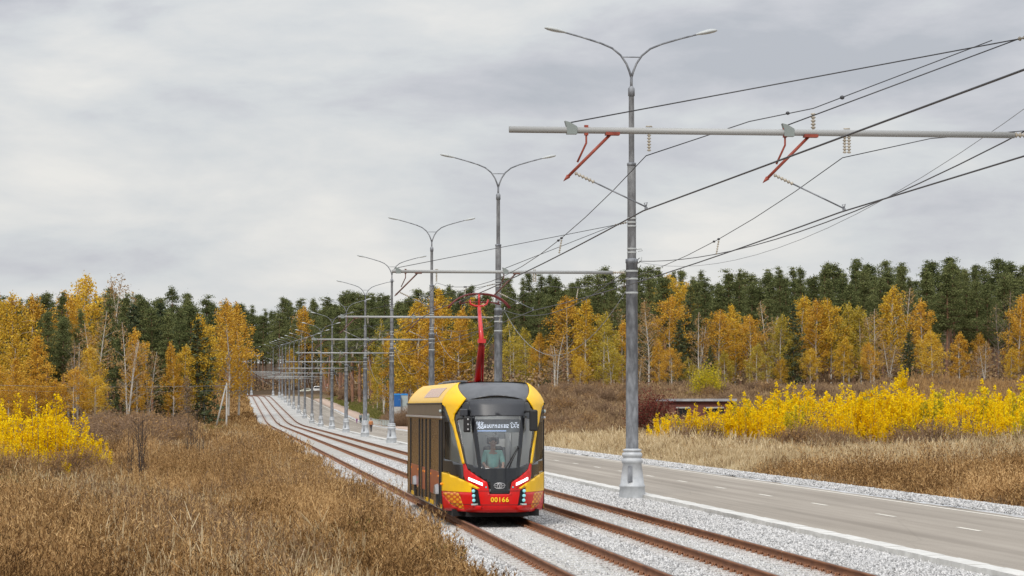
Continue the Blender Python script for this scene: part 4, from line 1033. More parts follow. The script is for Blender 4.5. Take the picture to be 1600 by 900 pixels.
    nb = MB(); nb.prism([(fy-.022*k, fz-.03*k), (fy+.02*k, fz+.02*k), (fy+.03*k, fz-.035*k)], 'x', -.011*k, .011*k); nb.build('nose', M['skin'], P, bevel=.004)
    mt = MB(); mt.ball((0, fy+.008*k, fz-.058*k), .024*k, .009*k, .006*k, 8, 6); mt.build('mouth', mat('lips', (.30, .11, .09), .5) if 'lips' not in bpy.data.materials else bpy.data.materials['lips'], P)
    ea = MB()
    for s in (-1, 1): ea.ball((s*.084*k, J[h2].y+.01*k, fz+.01*k), .012*k, .02*k, .03*k, 8, 6)
    ea.pieces('ear', M['skin'], P)
    return P
drv = person('tram driver in a mint green shirt sitting behind the windscreen', (TCX-.03, YN+1.32, .46), 0, 1.72, M['mint'], M['darkcloth'], 'sit')
def ground_pt(px, py, zg=0.02):
    Y = 100
    for _ in range(60):
        r_ = ray(px, py); tt = (float(zt(Y))+zg-CAMZ)/r_.z; Y = .5*Y+.5*(r_.y*tt)
    return at(px, py, Y)
q = ground_pt(579.5, 675); person('person in an orange coat and dark trousers walking away on the road', (q.x, q.y, float(zt(q.y))+.03), PI, 1.52, M['orangecoat'], M['darkcloth'])
q = ground_pt(563.5, 661.5); person('adult in a grey-blue jacket walking on the road beside a small child', (q.x, q.y, float(zt(q.y))+.03), PI, 1.65, M['greycoat'], M['darkcloth'])
q = ground_pt(557.5, 661.5); person('small child in a purple snowsuit walking on the road', (q.x, q.y, float(zt(q.y))+.03), PI, .86, M['purple'], M['purple'], hair=M['purple'])
q = ground_pt(575, 659); person('person in pale clothes partly hidden behind a lamp pole near the railing', (q.x, q.y, float(zt(q.y))+.03), PI, 1.6, M['palepanel'], M['greycoat'])

# ------------------------------------------------------------------ small structures
def gz(x, y): return float(ground(x, y))
# brick hut
by = 226.0; bx0, bx1 = at(1043, 640, by).x, at(1147, 640, by).x; bz = gz((bx0+bx1)/2, by)-.3; bt = at(1095, 627, by).z
hut = thing('brick_hut', 'low dark red brick hut with a flat pale roof slab behind yellow shrubs', 'brick hut', ((bx0+bx1)/2, by, bz))
hw = (bx1-bx0)/2; hh = bt-bz; d_ = 4.5; wins = [(-hw+.75, -hw+2.0), (hw-2.5, hw-.9)]; wz0, wz1 = hh-1.35, hh-.62
wl = MB()
xs = [-hw]+[q for w_ in wins for q in w_]+[hw]
wl.box(-hw, hw, 0, .25, 0, wz0); wl.box(-hw, hw, 0, .25, wz1+.14, hh)
for i in range(0, len(xs), 2): wl.box(xs[i], xs[i+1], 0, .25, wz0+.002, wz1+.138)
wl.box(-hw, -hw+.25, .252, d_, 0, hh); wl.box(hw-.25, hw, .252, d_, 0, hh); wl.box(-hw+.252, hw-.252, d_-.25, d_, 0, hh)
wl.build('wall', M['brick'], hut)
MB().box(-hw-.25, hw+.2, -.35, d_+.3, hh+.002, hh+.22).build('roof', mat('grey_slab_roof', (.26, .26, .28), .8, 0, (.42, .42, .44), 1.5), hut)
for w_ in wins:
    wf = MB().box(w_[0]+.002, w_[1]-.002, .01, .2, wz1+.002, wz1+.136).build('lintel', M['concrete'], hut)
    MB().box(w_[0], w_[1], .12, .16, wz0, wz1).build('window', M['matteblack'], hut)
# cabins
def cabin(px, Y, zbase_y, lab, body, roof, w_=1.02, h_=1.95):
    q = at(px, zbase_y, Y); g_ = q.z
    c = thing('portable_cabin', lab, 'cabin', (q.x, Y, g_))
    MB().box(-w_/2, w_/2, 0, w_, 0, h_-.25).build('walls', body, c, bevel=.03)
    MB().prism([(-w_/2-.05, h_-.248), (w_/2+.05, h_-.248), (w_/2-.1, h_), (-w_/2+.1, h_)], 'y', -.05, w_+.05).build('roof', roof, c)
    dr_ = MB().box(-w_/2+.15, w_/2-.15, -.03, -.002, .1, h_-.4).build('door', body, c); MB().box(w_/2-.28, w_/2-.24, -.06, -.03, 1.0, 1.15).build('handle', M['silver'], dr_)
    MB().box(-w_/2, w_/2, 0, w_, -2.5, -.002).build('plinth', M['concrete'], c)
    return c
cabin(620.8, 388, 635.5, 'dark blue portable toilet cabin with a bright blue roof at the forest edge', M['blueplastic'], M['blueroof'])
cabin(632.0, 389, 635.5, 'pale grey portable cabin directly right of the blue one', M['palepanel'], M['blueroof'])
# cars
def car(kind, px, Y, py, lab, mt):
    q = at(px, py, Y); c = thing('parked_car', lab, 'car', (q.x, Y, q.z), 0, 'cars parked on the far cross road')
    if kind == 'van':
        prof = [(-2.15, .35), (-2.2, .9), (-1.85, 1.08), (-1.35, 1.15), (-1.0, 1.85), (-.8, 1.93), (1.95, 1.93), (2.1, 1.8), (2.15, .35)]; win = [(-1.22, 1.2), (-.92, 1.72), (1.8, 1.72), (1.85, 1.2)]; L_ = 1.35
    else:
        prof = [(-2.2, .3), (-2.2, .72), (-1.2, .9), (-.5, 1.38), (.8, 1.42), (1.6, .98), (2.2, .9), (2.25, .3)]; win = [(-1.0, .93), (-.45, 1.30), (.72, 1.33), (1.25, .98)]; L_ = 1.3
    MB().prism(prof, 'y', -.85, .85).build('body', mt, c, bevel=.08)
    MB().prism(win, 'y', -.87, -.855).prism(win, 'y', .855, .87).build('windows', M['carglass'], c)
    for sx in (-L_, L_):
        for sy in (-.8, .8):
            wh = MB().lathe([(.001, -.1), (.31, -.1), (.33, 0), (.31, .1), (.001, .1)], (sx, sy, .33), 18, 'y').build('wheel', M['rubber'], c)
            MB().lathe([(.001, -.115), (.18, -.11), (.18, .11), (.001, .115)], (sx, sy, .33), 14, 'y').build('rim', M['silver'], wh)
    for sy in (-.6, .6): MB().ball((prof[1][0], sy, .7), .06, .16, .1).build('headlight', M['silver'], c)
car('van', 496, 845, 612.8, 'boxy white off-road car parked at the far end of the road', M['whitepaint'])
car('sedan', 478.5, 850, 613.4, 'low cream white car parked left of the boxy white one', mat('cream_paint', (.66, .66, .55), .3, coat=.4))
# railing
rl = thing('railing', 'light grey metal railing along the right edge of the road', 'railing', (21.4, 358, 0))
rm = MB()
for z in (.35, 1.0): rm.tube([(0, t_, z+float(zt(358+t_))) for t_ in range(0, 92, 4)], .028, 6)
rm.build('handrail', M['palepanel'], rl)
i = 0
bar = MB()
for t_ in np.arange(0, 89, 1.0): bar.box(-.01, .01, t_-.01, t_+.01, .3+float(zt(358+t_)), 1.0+float(zt(358+t_)))
tag(bar.build('bars', M['palepanel'], rl), kind='stuff')
for t_ in range(0, 89, 4): MB().box(-.04, .04, t_-.04, t_+.04, -.2+float(zt(358+t_)), 1.02+float(zt(358+t_))).build('post', M['palepanel'], rl)
# signs
sg = thing('road_sign', 'round road sign seen from its grey back beside the road bend', 'road sign', (21.3, 494, gz(21.3, 494)))
MB().tube([(0, 0, 0), (0, 0, 3.2)], .035, 8).build('post', M['galv'], sg)
MB().lathe([(.001, -.01), (.38, -.01), (.38, .01), (.001, .01)], (0, -.05, 2.75), 24, 'y').build('sign_disc', M['lampshell'], sg)
MB().box(-.35, .35, -.06, -.04, 1.9, 2.25).build('sign_plate', M['lampshell'], sg)
q = at(512, 607, 830); sg = thing('road_sign', 'small red and white triangular warning sign far away near the parked cars', 'road sign', (q.x, 830, gz(q.x, 830)))
MB().tube([(0, 0, 0), (0, 0, 3.3)], .04, 8).build('post', M['galv'], sg)
tr_ = MB().prism([(-.5, 2.5), (.5, 2.5), (0, 3.35)], 'y', -.07, -.045).build('sign_triangle', mat('sign_red', (.55, .03, .03), .5), sg)
MB().prism([(-.3, 2.62), (.3, 2.62), (0, 3.12)], 'y', -.08, -.072).build('sign_face', M['whitepaint'], tr_)
MB().box(-.45, .45, -.06, -.04, 1.6, 2.2).build('sign_plate', M['whitepaint'], sg)
# concrete A pole with wires
ax = at(354, 640, 378).x; az = gz(ax, 378)
ap = thing('utility_pole', 'pale concrete utility pole with a leaning strut at the left forest edge', 'utility pole', (ax, 378, az))
MB().add([(-.13, -.13, -.3), (.13, -.13, -.3), (.13, .13, -.3), (-.13, .13, -.3), (-.08, -.08, 6.7), (.08, -.08, 6.7), (.08, .08, 6.7), (-.08, .08, 6.7)], [(0,3,2,1),(4,5,6,7),(0,1,5,4),(1,2,6,5),(2,3,7,6),(3,0,4,7)]).build('pole', M['concrete'], ap)
MB().tube([(-1.65, 0, -.4), (-.1, 0, 6.3)], [.14, .09], 4).build('strut', M['concrete'], ap)
MB().box(-.6, .5, -.05, .05, 6.2, 6.3).build('cross_arm', M['galv'], ap)
uw = MB()
for dx, dz in ((-.5, 6.3), (.4, 6.3), (0, 5.6)): uw.tube(catenary((ax+dx, 378, az+dz), (ax+dx-60, 340, az+dz+1.5), .9, 16), .011, 4)
tag(uw.build('utility_wire', M['cable']), 'thin wires running left from the concrete utility pole past the trees', 'overhead wire')
# tyres dumped by the shrubs
for (px, py, lab) in ((1057, 684, 'black old tyre lying left among the yellow shrubs near the hut'), (1070, 685, 'black old tyre lying just right of the other dumped tyre')):
    q = ground_pt(px, py, -.3); tm_ = MB(); tm_.lathe([(.20+.12*math.cos(a)+.08, .11*math.sin(a)) for a in np.linspace(0, 2*PI, 11)], (0, 0, .12), 20)
    o = tm_.build('tyre', M['rubber']); o.location = (q.x, q.y, gz(q.x, q.y)); o.rotation_euler = (.4, .2, 0); tag(o, lab, 'tyre', 'dumped tyres')

# ------------------------------------------------------------------ vegetation
rng = np.random.default_rng(11)
def quads(cen, size, flat=0.0, aspect=1.0, rng=rng):
    n = len(cen); a = rng.normal(size=(n, 3)); a[:, 2] *= (1-flat*.6); a /= np.linalg.norm(a, axis=1)[:, None]
    b = rng.normal(size=(n, 3)); b -= a*(a*b).sum(1)[:, None]; b /= np.linalg.norm(b, axis=1)[:, None]
    s = (size*(.6+.8*rng.random(n)))[:, None] if np.isscalar(size) else (size*(.7+.6*rng.random(n)))[:, None]
    a = a*s*.5; b = b*s*.5*aspect
    v = np.stack([cen-a*.9, cen-b*.75+a*.1, cen+a, cen+b*.75+a*.1], 1).reshape(-1, 3)
    f = np.arange(n*4).reshape(-1, 4); return v, f
def ribbons(p0, p1, w0, w1, rng=rng):
    n = len(p0); d = p1-p0; r = rng.normal(size=(n, 3)); s = np.cross(d, r); s /= (np.linalg.norm(s, axis=1)[:, None]+1e-9)
    w0 = np.broadcast_to(w0, (n,))[:, None]/2; w1 = np.broadcast_to(w1, (n,))[:, None]/2
    v = np.stack([p0-s*w0, p0+s*w0, p1+s*w1, p1-s*w1], 1).reshape(-1, 3); return v, np.arange(n*4).reshape(-1, 4)
def leaves_mesh(name, cen, size, mt, **k):
    v, f = quads(np.asarray(cen), size, **k); return mesh_np(name, v, f, mt)

def birch(h, wd, nb, lpb, lsize, leafm, bark, lo=.22, droop=.5, lean=.3, stems=1, top_full=1.0, spread=.42):
    tr_ = MB(); br = MB(); cen = []
    for sidx in range(stems):
        la = rng.random()*6.28; off = np.array([math.cos(la), math.sin(la), 0])*(lean if stems == 1 else lean+.6)
        hh = h*(1 if sidx == 0 else .8+.15*rng.random())
        def tp(t): return np.array([0, 0, 0])+off*(t**1.4)*1.6+np.array([.10*math.sin(t*7+la), .10*math.cos(t*5+la), t*hh])
        n = 9; tr_.tube([tp(i/n) for i in range(n+1)], [h*.0095*(1-.9*i/n)+.012 for i in range(n+1)], 7, False)
        for i in range(nb//stems):
            t = lo+(1-lo)*((i+rng.random())/(nb//stems))**.9; az = i*2.4+rng.random()*.8
            rel = (t-lo)/(1-lo)
            L_ = wd*(math.sin(PI*min(1, rel*.80+.22))**.8)*(.55+.65*rng.random())*(1 if rel < .9 else .75)
            p0 = tp(t); d = np.array([math.cos(az), math.sin(az), 0]); rise = .75+.5*rng.random()
            def bp(u): return p0+d*L_*u+np.array([0, 0, L_*(rise*u-droop*u*u*1.1)])
            br.tube([bp(0), bp(.35), bp(.7), bp(1)], [.045*h/14*(1.15-t), .03*h/14*(1.15-t), .014, .006], 3, False)
            m_ = max(3, int(lpb*(.4+L_/wd)))
            u = .25+.75*rng.random(m_)**.7; pts = np.array([bp(q) for q in u])
            # leaf strands gathered in small clumps that hang down
            ncl = max(2, m_//14); cc = pts[rng.integers(0, m_, ncl)]+rng.normal(size=(ncl, 3))*np.array([spread, spread, spread*.7])*wd/3
            idx = rng.integers(0, ncl, m_)
            pp = cc[idx]*.62+pts*.38+rng.normal(size=(m_, 3))*np.array([.16, .16, .22])*wd/3; pp[:, 2] -= rng.random(m_)**2*.9*wd/3
            cen.append(pp)
    return tr_.mesh('trunk', bark), br.mesh('branches', bark if bark.name != 'x' else bark), leaves_mesh('crown', np.concatenate(cen), lsize, leafm), h
def pine(h, wd, lo, nb, mt, lsize=.34, lpc=42, bark=None, flatness=.45, cone=.7):
    tr_ = MB(); bark = bark or M['pinebark']; cen = []; br = MB(); la = rng.random()*6.28
    def tp(t): return np.array([.22*math.sin(t*3+la), .22*math.cos(t*2.3+la), t*h])
    tr_.tube([tp(i/8) for i in range(9)], [h*.0115*(1-.85*i/8)+.02 for i in range(9)], 7, False)
    for i in range(nb):
        rel = ((i+rng.random())/nb); t = lo+(1-lo)*rel; az = i*2.4+rng.random()
        L_ = wd*((1-rel)**cone*.98+.10)*(.4+.85*rng.random())*(.55+.45*min(1, rel*5))
        p0 = tp(t); d = np.array([math.cos(az), math.sin(az), 0]); rise = .05+.5*rel+.25*rng.random()
        def bp(u): return p0+d*L_*u+np.array([0, 0, L_*rise*u])
        br.tube([bp(0), bp(.5), bp(1)], [.05*(1.1-rel)+.01, .03, .012], 3, False)
        for c in range(int(2+L_*1.1)):
            u = .35+.65*rng.random(); cpos = bp(u)+rng.normal(size=3)*np.array([.5, .5, .35])*(.25+L_*.35)
            m_ = int(lpc*(.6+.8*rng.random())); r_ = .28+.42*rng.random()+.06*L_
            g_ = rng.normal(size=(m_, 3)); g_ /= np.linalg.norm(g_, axis=1)[:, None]; g_ *= (rng.random(m_)**.75*1.25)[:, None]
            cen.append(cpos+g_*np.array([r_*1.25, r_*1.25, r_*flatness*1.3]))
    top = tp(1); m_ = int(lpc*1.2); g_ = rng.normal(size=(m_, 3))*np.array([.22, .22, .45]); cen.append(top-np.array([0, 0, .35])+g_)
    return tr_.mesh('trunk', bark), br.mesh('branches', bark), leaves_mesh('crown', np.concatenate(cen), lsize, mt, aspect=.7), h
def spruce(h, wd, mt, lsize=.32, n=3200, lo=.03, clump=.16):
    tr_ = MB(); tr_.tube([(0, 0, 0), (0, 0, h)], [h*.012, .01], 6, False); br = MB(); cen = []
    nb = 70
    for i in range(nb):
        rel = (i+.5)/nb; t = lo+(1-lo)*rel; az = i*2.4; L_ = wd*(1-rel)**.8*(.65+.6*rng.random())+.12
        p0 = np.array([0, 0, t*h]); d = np.array([math.cos(az), math.sin(az), 0])
        br.tube([p0, p0+d*L_+np.array([0, 0, L_*.12])], [.025, .008], 3, False)
        m_ = max(6, int(n/nb*(.35+1.5*L_/wd))); u = rng.random(m_)**.6
        cen.append(p0+d*(L_*u)[:, None]+np.array([0, 0, 1])*(L_*.12*u)[:, None]+rng.normal(size=(m_, 3))*np.array([clump, clump, clump*.6])*(.5+L_*.5))
    return tr_.mesh('trunk', M['greybark']), br.mesh('branches', M['greybark']), leaves_mesh('crown', np.concatenate(cen), lsize, mt, aspect=.6), h
def aspen(h, wd, ns, nl, lsize, mt, lo=.25, stemm=None):
    """young multi-stemmed aspen clump: upright rods with leaves held close"""
    st_ = MB(); cen = []
    for s_ in range(ns):
        az = rng.random()*6.28; r_ = wd*rng.random()**.6; b0 = np.array([math.cos(az)*r_, math.sin(az)*r_, 0]); hh = h*(1-.42*(r_/wd)**1.5)*(.55+.45*rng.random())
        lean = np.array([math.cos(az), math.sin(az), 0])*(.12*hh*r_/wd)+rng.normal(size=3)*.05*np.array([1, 1, 0])
        def sp(t): return b0+lean*t+np.array([0, 0, hh*t])
        st_.tube([sp(0), sp(.5), sp(1)], [.022*h/3+.004, .015, .005], 4, False)
        m_ = int(nl/ns*(.6+.8*rng.random())); t = lo+(1-lo)*rng.random(m_)**.85
        # short side shoots
        k = 9; kt = lo+(1-lo)*(np.arange(k)+rng.random(k))/k; ka = rng.random(k)*6.28; kl = .25*wd*(1.15-kt)*(.6+.8*rng.random(k))
        idx = rng.integers(0, k, m_); u = rng.random(m_)
        base = np.array([sp(q) for q in kt])[idx]
        pos = base+np.stack([np.cos(ka[idx])*kl[idx]*u, np.sin(ka[idx])*kl[idx]*u, kl[idx]*u*1.5], -1)+rng.normal(size=(m_, 3))*.05*np.array([1, 1, 1.3])*h/3
        cen.append(pos)
    return st_.mesh('stems', stemm or M['twig']), None, leaves_mesh('crown', np.concatenate(cen), lsize, mt, aspect=.9), h
def bush(h, wd, ns, leafm, nl=900, lsize=.12, twig=.02):
    br = MB(); n = ns; az = rng.random(n)*6.28; el = .5+rng.random(n)*1.0; L_ = h*(.6+.45*rng.random(n))
    p0 = np.stack([np.cos(az)*.18*wd*rng.random(n), np.sin(az)*.18*wd*rng.random(n), np.zeros(n)], -1)
    p1 = p0+np.stack([np.cos(az)*np.cos(el)*wd*.55, np.sin(az)*np.cos(el)*wd*.55, np.sin(el)*L_*.6], -1)
    p2 = p1+np.stack([np.cos(az)*np.cos(el)*wd*.35, np.sin(az)*np.cos(el)*wd*.35, np.sin(el)*L_*.4], -1)+rng.normal(size=(n, 3))*.1*h
    v1, f1 = ribbons(p0, p1, twig*1.4, twig); v2, f2_ = ribbons(p1, p2, twig, twig*.4)
    me = mesh_np('branches', np.concatenate([v1, v2]), np.concatenate([f1, f2_+len(v1)]), M['twig'])
    idx = rng.integers(0, n, nl); u = rng.random(nl)[:, None]; c = p1[idx]*(1-u)+p2[idx]*u+rng.normal(size=(nl, 3))*.09*h; c[:, 2] = np.abs(c[:, 2])
    return None, me, leaves_mesh('crown', c, lsize, leafm, aspect=.6), h

PRO = {}
def reg(kind, maker, n):
    PRO[kind] = [maker(i) for i in range(n)]
reg('gold', lambda i: birch(14, 2.5+.3*i, 60, 105, .20, M['gold'], M['birchbark'], lo=.16+.05*i, droop=.55), 3)
reg('orange', lambda i: birch(14, 2.3+.4*i, 60, 100, .20, M['orange'], M['birchbark'], lo=.14+.06*i, droop=.5), 3)
reg('olive', lambda i: birch(14, 3.0, 60, 105, .20, M['olive'], M['birchbark'], lo=.15, droop=.6, stems=1+i), 2)
reg('tan', lambda i: birch(14, 2.4, 80, 34, .17, M['tan'], M['birchbark'], lo=.18, droop=.35, stems=1+i), 3)
reg('pine', lambda i: pine(20, [3.1, 3.5, 2.9, 3.3, 2.8, 3.6][i], [.34, .42, .5, .55, .22, .3][i], [54, 50, 46, 44, 66, 56][i], M['needle'], .21, 84, cone=[1.35, 1.0, 1.2, .9, 1.5, 1.2][i]), 6)
reg('spruce', lambda i: spruce(11, 2.0+.3*i, M['spruce']), 2)
reg('larch', lambda i: spruce(9, 2.6, M['orange'], .19, 7500, .04, .2), 1)
reg('deadspruce', lambda i: spruce(6, 1.5, M['brownleaf'], .2, 1100, .1), 1)
reg('aspen_far', lambda i: aspen(4, 1.3+.15*i, 16, 2700, .13, M['bright'], .30), 4)
reg('aspen_lime', lambda i: aspen(4, 1.2, 14, 2900, .13, M['lime'], .14), 2)
reg('aspen_near', lambda i: aspen(3.3, 1.1, 20, 3300, .085, M['bright'], .28), 3)
reg('redbush', lambda i: bush(4, 2.0, 380, M['darkred'], 6500, .17, .035), 1)
reg('limebush', lambda i: bush(5, 2.6, 200, M['lime'], 5200, .22, .035), 1)
reg('brownbush', lambda i: bush(2.6, 1.7, 330, M['brownleaf'], 900, .13, .032), 3)
reg('orangebush', lambda i: bush(2.4, 1.5, 240, M['orangescrub'], 1100, .14, .03), 2)
reg('bare', lambda i: birch(12, 2.2, 60, 3, .14, M['tan'], M['greybark'], lo=.2, droop=.1), 2)
def sapling():
    mb = MB()
    for s_ in range(3):
        x, y = rng.normal(size=2)*.15; hh = 2.6*(.7+.3*rng.random()); mb.tube([(x, y, 0), (x+.05, y, hh*.5), (x+rng.normal()*.12, y, hh)], [.017, .013, .005], 5, False)
        for k in range(8):
            t = .25+.7*rng.random(); a = rng.random()*6.28; mb.tube([(x+.04, y, hh*t), (x+.04+math.cos(a)*.3, y+math.sin(a)*.3, hh*t+.35)], [.008, .003], 3, False)
    return None, mb.mesh('branches', M['darktwig']), None, 2.6
reg('sapling', lambda i: sapling(), 3)

KN = {'gold': ('birch_tree', 'tree'), 'orange': ('birch_tree', 'tree'), 'olive': ('birch_tree', 'tree'), 'tan': ('birch_tree', 'tree'), 'bare': ('bare_tree', 'tree'), 'pine': ('pine_tree', 'tree'), 'spruce': ('young_pine_tree', 'tree'),
      'larch': ('larch_tree', 'tree'), 'deadspruce': ('dry_spruce', 'tree'), 'aspen_far': ('aspen_shrub', 'shrub'), 'aspen_lime': ('aspen_shrub', 'shrub'), 'aspen_near': ('aspen_shrub', 'shrub'),
      'redbush': ('red_bush', 'bush'), 'limebush': ('green_bush', 'bush'), 'brownbush': ('brown_bush', 'bush'), 'orangebush': ('brown_bush', 'bush'), 'sapling': ('bare_sapling', 'sapling')}
def plant(kind, X, Y, H, label, group, var=None, wmul=1.0):
    pl = PRO[kind]; p = pl[random.randrange(len(pl)) if var is None else var % len(pl)]
    nm_, cat = KN[kind]; o = thing(nm_, label, cat, (X, Y, gz(X, Y)-.05), random.random()*6.28, group)
    s = H/p[3]; o.scale = (s*wmul, s*wmul, s)
    for nme, me in (('trunk' if kind[:5] != 'aspen' else 'stems', p[0]), ('branches', p[1]), ('crown', p[2])):
        if me is None: continue
        link(nme, me, o)
    return o
def plant_px(kind, px, Y, topy, label, group, **k):
    X = at(px, 600, Y).x; H = at(px, topy, Y).z-gz(X, Y); return plant(kind, X, Y, max(H, .5), label, group, **k)
ORDW = ['first', 'second', 'third', 'fourth', 'fifth', 'sixth', 'seventh', 'eighth', 'ninth', 'tenth', 'eleventh', 'twelfth', 'thirteenth', 'fourteenth', 'fifteenth', 'sixteenth', 'seventeenth', 'eighteenth', 'nineteenth', 'twentieth', 'twenty-first', 'twenty-second', 'twenty-third', 'twenty-fourth', 'twenty-fifth', 'twenty-sixth', 'twenty-seventh', 'twenty-eighth', 'twenty-ninth', 'thirtieth']
def ordw(i): return ORDW[i] if i < len(ORDW) else f'number {i+1}'
KD = {'gold': 'golden yellow', 'orange': 'orange yellow', 'olive': 'olive yellow', 'tan': 'half bare tan', 'bare': 'bare grey'}
# front birches along the right-hand forest edge (read from the photo)
right_row = [(640, 480, 412, 'gold'), (654, 468, 410, 'gold'), (672, 470, 400, 'orange'), (694, 450, 408, 'gold'), (716, 480, 398, 'orange'), (740, 500, 400, 'olive'), (800, 500, 372, 'olive'), (822, 512, 378, 'olive'), (842, 520, 368, 'orange'), (888, 463, 365, 'orange'),
             (915, 468, 352, 'gold'), (942, 488, 350, 'olive'), (960, 467, 372, 'tan'), (972, 500, 352, 'orange'), (1014, 468, 352, 'tan'), (1046, 462, 355, 'orange'), (1030, 530, 350, 'orange'), (1092, 488, 352, 'tan'), (1122, 484, 352, 'orange'), (1150, 476, 356, 'gold'),
             (1172, 492, 352, 'orange'), (1200, 470, 353, 'tan'), (1218, 492, 350, 'olive'), (1252, 462, 357, 'gold'), (1276, 468, 352, 'orange'), (1300, 466, 352, 'gold'), (1328, 474, 352, 'olive'), (1346, 478, 352, 'olive'), (1366, 482, 350, 'tan'), (1392, 447, 354, 'gold'),
             (1412, 449, 359, 'tan'), (1441, 466, 354, 'orange'), (1528, 520, 362, 'orange'), (1592, 462, 350, 'orange'), (1610, 480, 352, 'gold')]
right_row.sort()
RR = []
for i, (px, ty, Y, kd) in enumerate(right_row):
    plant_px(kd, px, Y, ty, f'{KD[kd]} birch, {ordw(i)} from the left in the right-hand front birch row', 'birches along the right-hand forest edge', wmul=1.12)
for (px, ty, Y, lab) in ((1052, 428, 392, 'golden birch top rising among dark pines above the hut'), (1068, 440, 394, 'second golden birch top among the dark pines above the hut'), (745, 462, 430, 'orange birch top showing behind the pantograph mast')):
    plant_px('gold', px, Y, ty, lab, 'birch tops among the pines')
left_row = [(-8, 455, 405, 'gold'), (18, 458, 398, 'gold'), (48, 462, 412, 'orange'), (108, 456, 414, 'orange'), (126, 428, 418, 'gold'), (150, 485, 378, 'tan'), (172, 428, 420, 'tan'), (196, 430, 420, 'tan'), (20, 520, 380, 'gold'),
            (122, 535, 372, 'tan'), (140, 540, 375, 'gold'), (200, 503, 372, 'tan'), (214, 512, 374, 'orange'), (232, 535, 376, 'tan'), (272, 535, 385, 'orange'), (288, 538, 388, 'gold'), (320, 492, 392, 'gold'), (358, 470, 470, 'orange'), (374, 475, 480, 'orange')]
left_row.sort()
for i, (px, ty, Y, kd) in enumerate(left_row):
    plant_px(kd, px, Y, ty, f'{ordw(i)} birch from the left edge, {KD[kd]}, in the left-hand forest', 'birches in the left-hand forest', wmul=.95)
plant_px('pine', 74, 392, 488, 'dark pine standing between golden birches near the left edge', None)
plant_px('pine', 98, 396, 500, 'second dark pine among golden birches near the left edge', None)
for i_, (px_, ty_, Y_) in enumerate(((208, 476, 396), (222, 470, 398), (236, 484, 392), (250, 474, 397), (262, 492, 390), (300, 478, 398), (308, 500, 391), (190, 500, 394))):
    plant_px('pine' if i_ % 3 else 'spruce', px_, Y_, ty_, 'dark green pine standing forward among the left-hand birches', 'forward pines of the left-hand forest', wmul=1.2)
plant_px('larch', 58, 368, 525, 'dense orange conical tree in front of the left-hand forest', None, wmul=1.15)
plant_px('larch', 25, 372, 560, 'low orange conical tree at the left edge of the picture', None)
plant_px('deadspruce', 292, 352, 588, 'dry brown leafless spruce in front of the left-hand forest', None)
plant_px('bare', 118, 370, 530, 'bare grey tree with forked trunk near the left edge', None)
plant_px('bare', 440, 905, 545, 'tall bare pale tree behind the far lamp poles', None)
plant_px('bare', 452, 908, 540, 'second bare pale tree behind the far lamp poles', None)
plant_px('gold', 455, 912, 545, 'small golden tree between the far lamp poles', None)
plant_px('redbush', 1020, 222, 613, 'dark red bush left of the brick hut', None, wmul=1.15)
plant_px('limebush', 1104, 300, 571, 'green and yellow leafy bush behind the brick hut', None)
plant_px('aspen_far', 1409, 300, 566, 'small bright yellow tree alone above the yellow shrub row', None)
plant_px('bare', 1575, 352, 455, 'bare twiggy grey tree at the right edge of the forest', None)
plant_px('bare', 1560, 356, 475, 'bare grey tree left of the twiggy one at the right edge', None)
for i, (px, ty, Y) in enumerate(((1075, 470, 356), (1062, 500, 352), (860, 500, 385), (1000, 520, 356), (1240, 475, 350), (1420, 520, 350), (855, 560, 380), (1110, 540, 350))):
    plant_px('spruce', px, Y, ty, f'{ordw(i)} dark young pine among the right-hand birches, seen unordered between their trunks' if False else 'dark green young pine standing among the right-hand birch row', 'young pines among the birches')

for i in range(17):
    px = 860+i*45+random.uniform(-8, 8); kd = random.choice(['gold', 'orange', 'olive', 'gold', 'tan'])
    plant(kd, at(px, 600, 347).x, 343+random.random()*6, 4+4*random.random(), f'small {KD[kd]} birch at the foot of the taller right-hand birches', 'small birches at the right-hand forest foot', wmul=1.4)
for i in range(6):
    px = -10+i*33+random.uniform(-8, 8); kd = random.choice(['gold', 'orange', 'olive', 'gold', 'orange'])
    plant(kd, at(px, 600, 366).x, 362+random.random()*8, 4.5+5*random.random(), f'small {KD[kd]} birch at the foot of the taller left-hand birches', 'small birches at the left-hand forest foot', wmul=1.45)
# pines
skyx = [-60, 0, 70, 150, 230, 300, 345, 400, 470, 520, 560, 600, 700, 760, 850, 950, 1050, 1150, 1250, 1350, 1450, 1600, 1700]
skyy = [460, 464, 457, 466, 458, 460, 474, 472, 472, 466, 455, 462, 447, 444, 437, 430, 426, 430, 424, 412, 417, 410, 408]
def sky_y(px): return float(np.interp(px, skyx, skyy))
def fill(n, px0, px1, Y0, Y1, lab, grp, kinds=('pine',), drop=40, cond=lambda X, Y: True, hmax=30, wide=1.1):
    k = 0; tries = 0
    while k < n and tries < n*30:
        tries += 1
        px = px0+(px1-px0)*((k+random.random())/n); Y = Y0+(Y1-Y0)*random.random(); X = at(px, 600, Y).x
        if not cond(X, Y): continue
        f_ = (Y-Y0)/(Y1-Y0+1e-6); ty = sky_y(px)+(1-f_)*drop*random.random()+random.random()**1.2*34-13
        kd = random.choice(kinds); H = at(px, ty, Y).z-gz(X, Y); H = min(H, hmax)*(1-.10*random.random()**2)
        if kd == 'spruce': H *= .65
        o = plant(kd, X, Y, H, lab if kd != 'spruce' else lab.replace('tall dark pine', 'smaller dense dark pine'), grp, wmul=wide*(.68+.6*random.random())); k += 1
fill(46, 860, 1660, 362, 385, 'tall dark pine in the front pine row of the right-hand forest', 'front pines of the right-hand forest', drop=22)
fill(84, 860, 1680, 385, 430, 'tall dark pine in the back rows of the right-hand forest skyline', 'back pines of the right-hand forest', drop=10, wide=1.25)
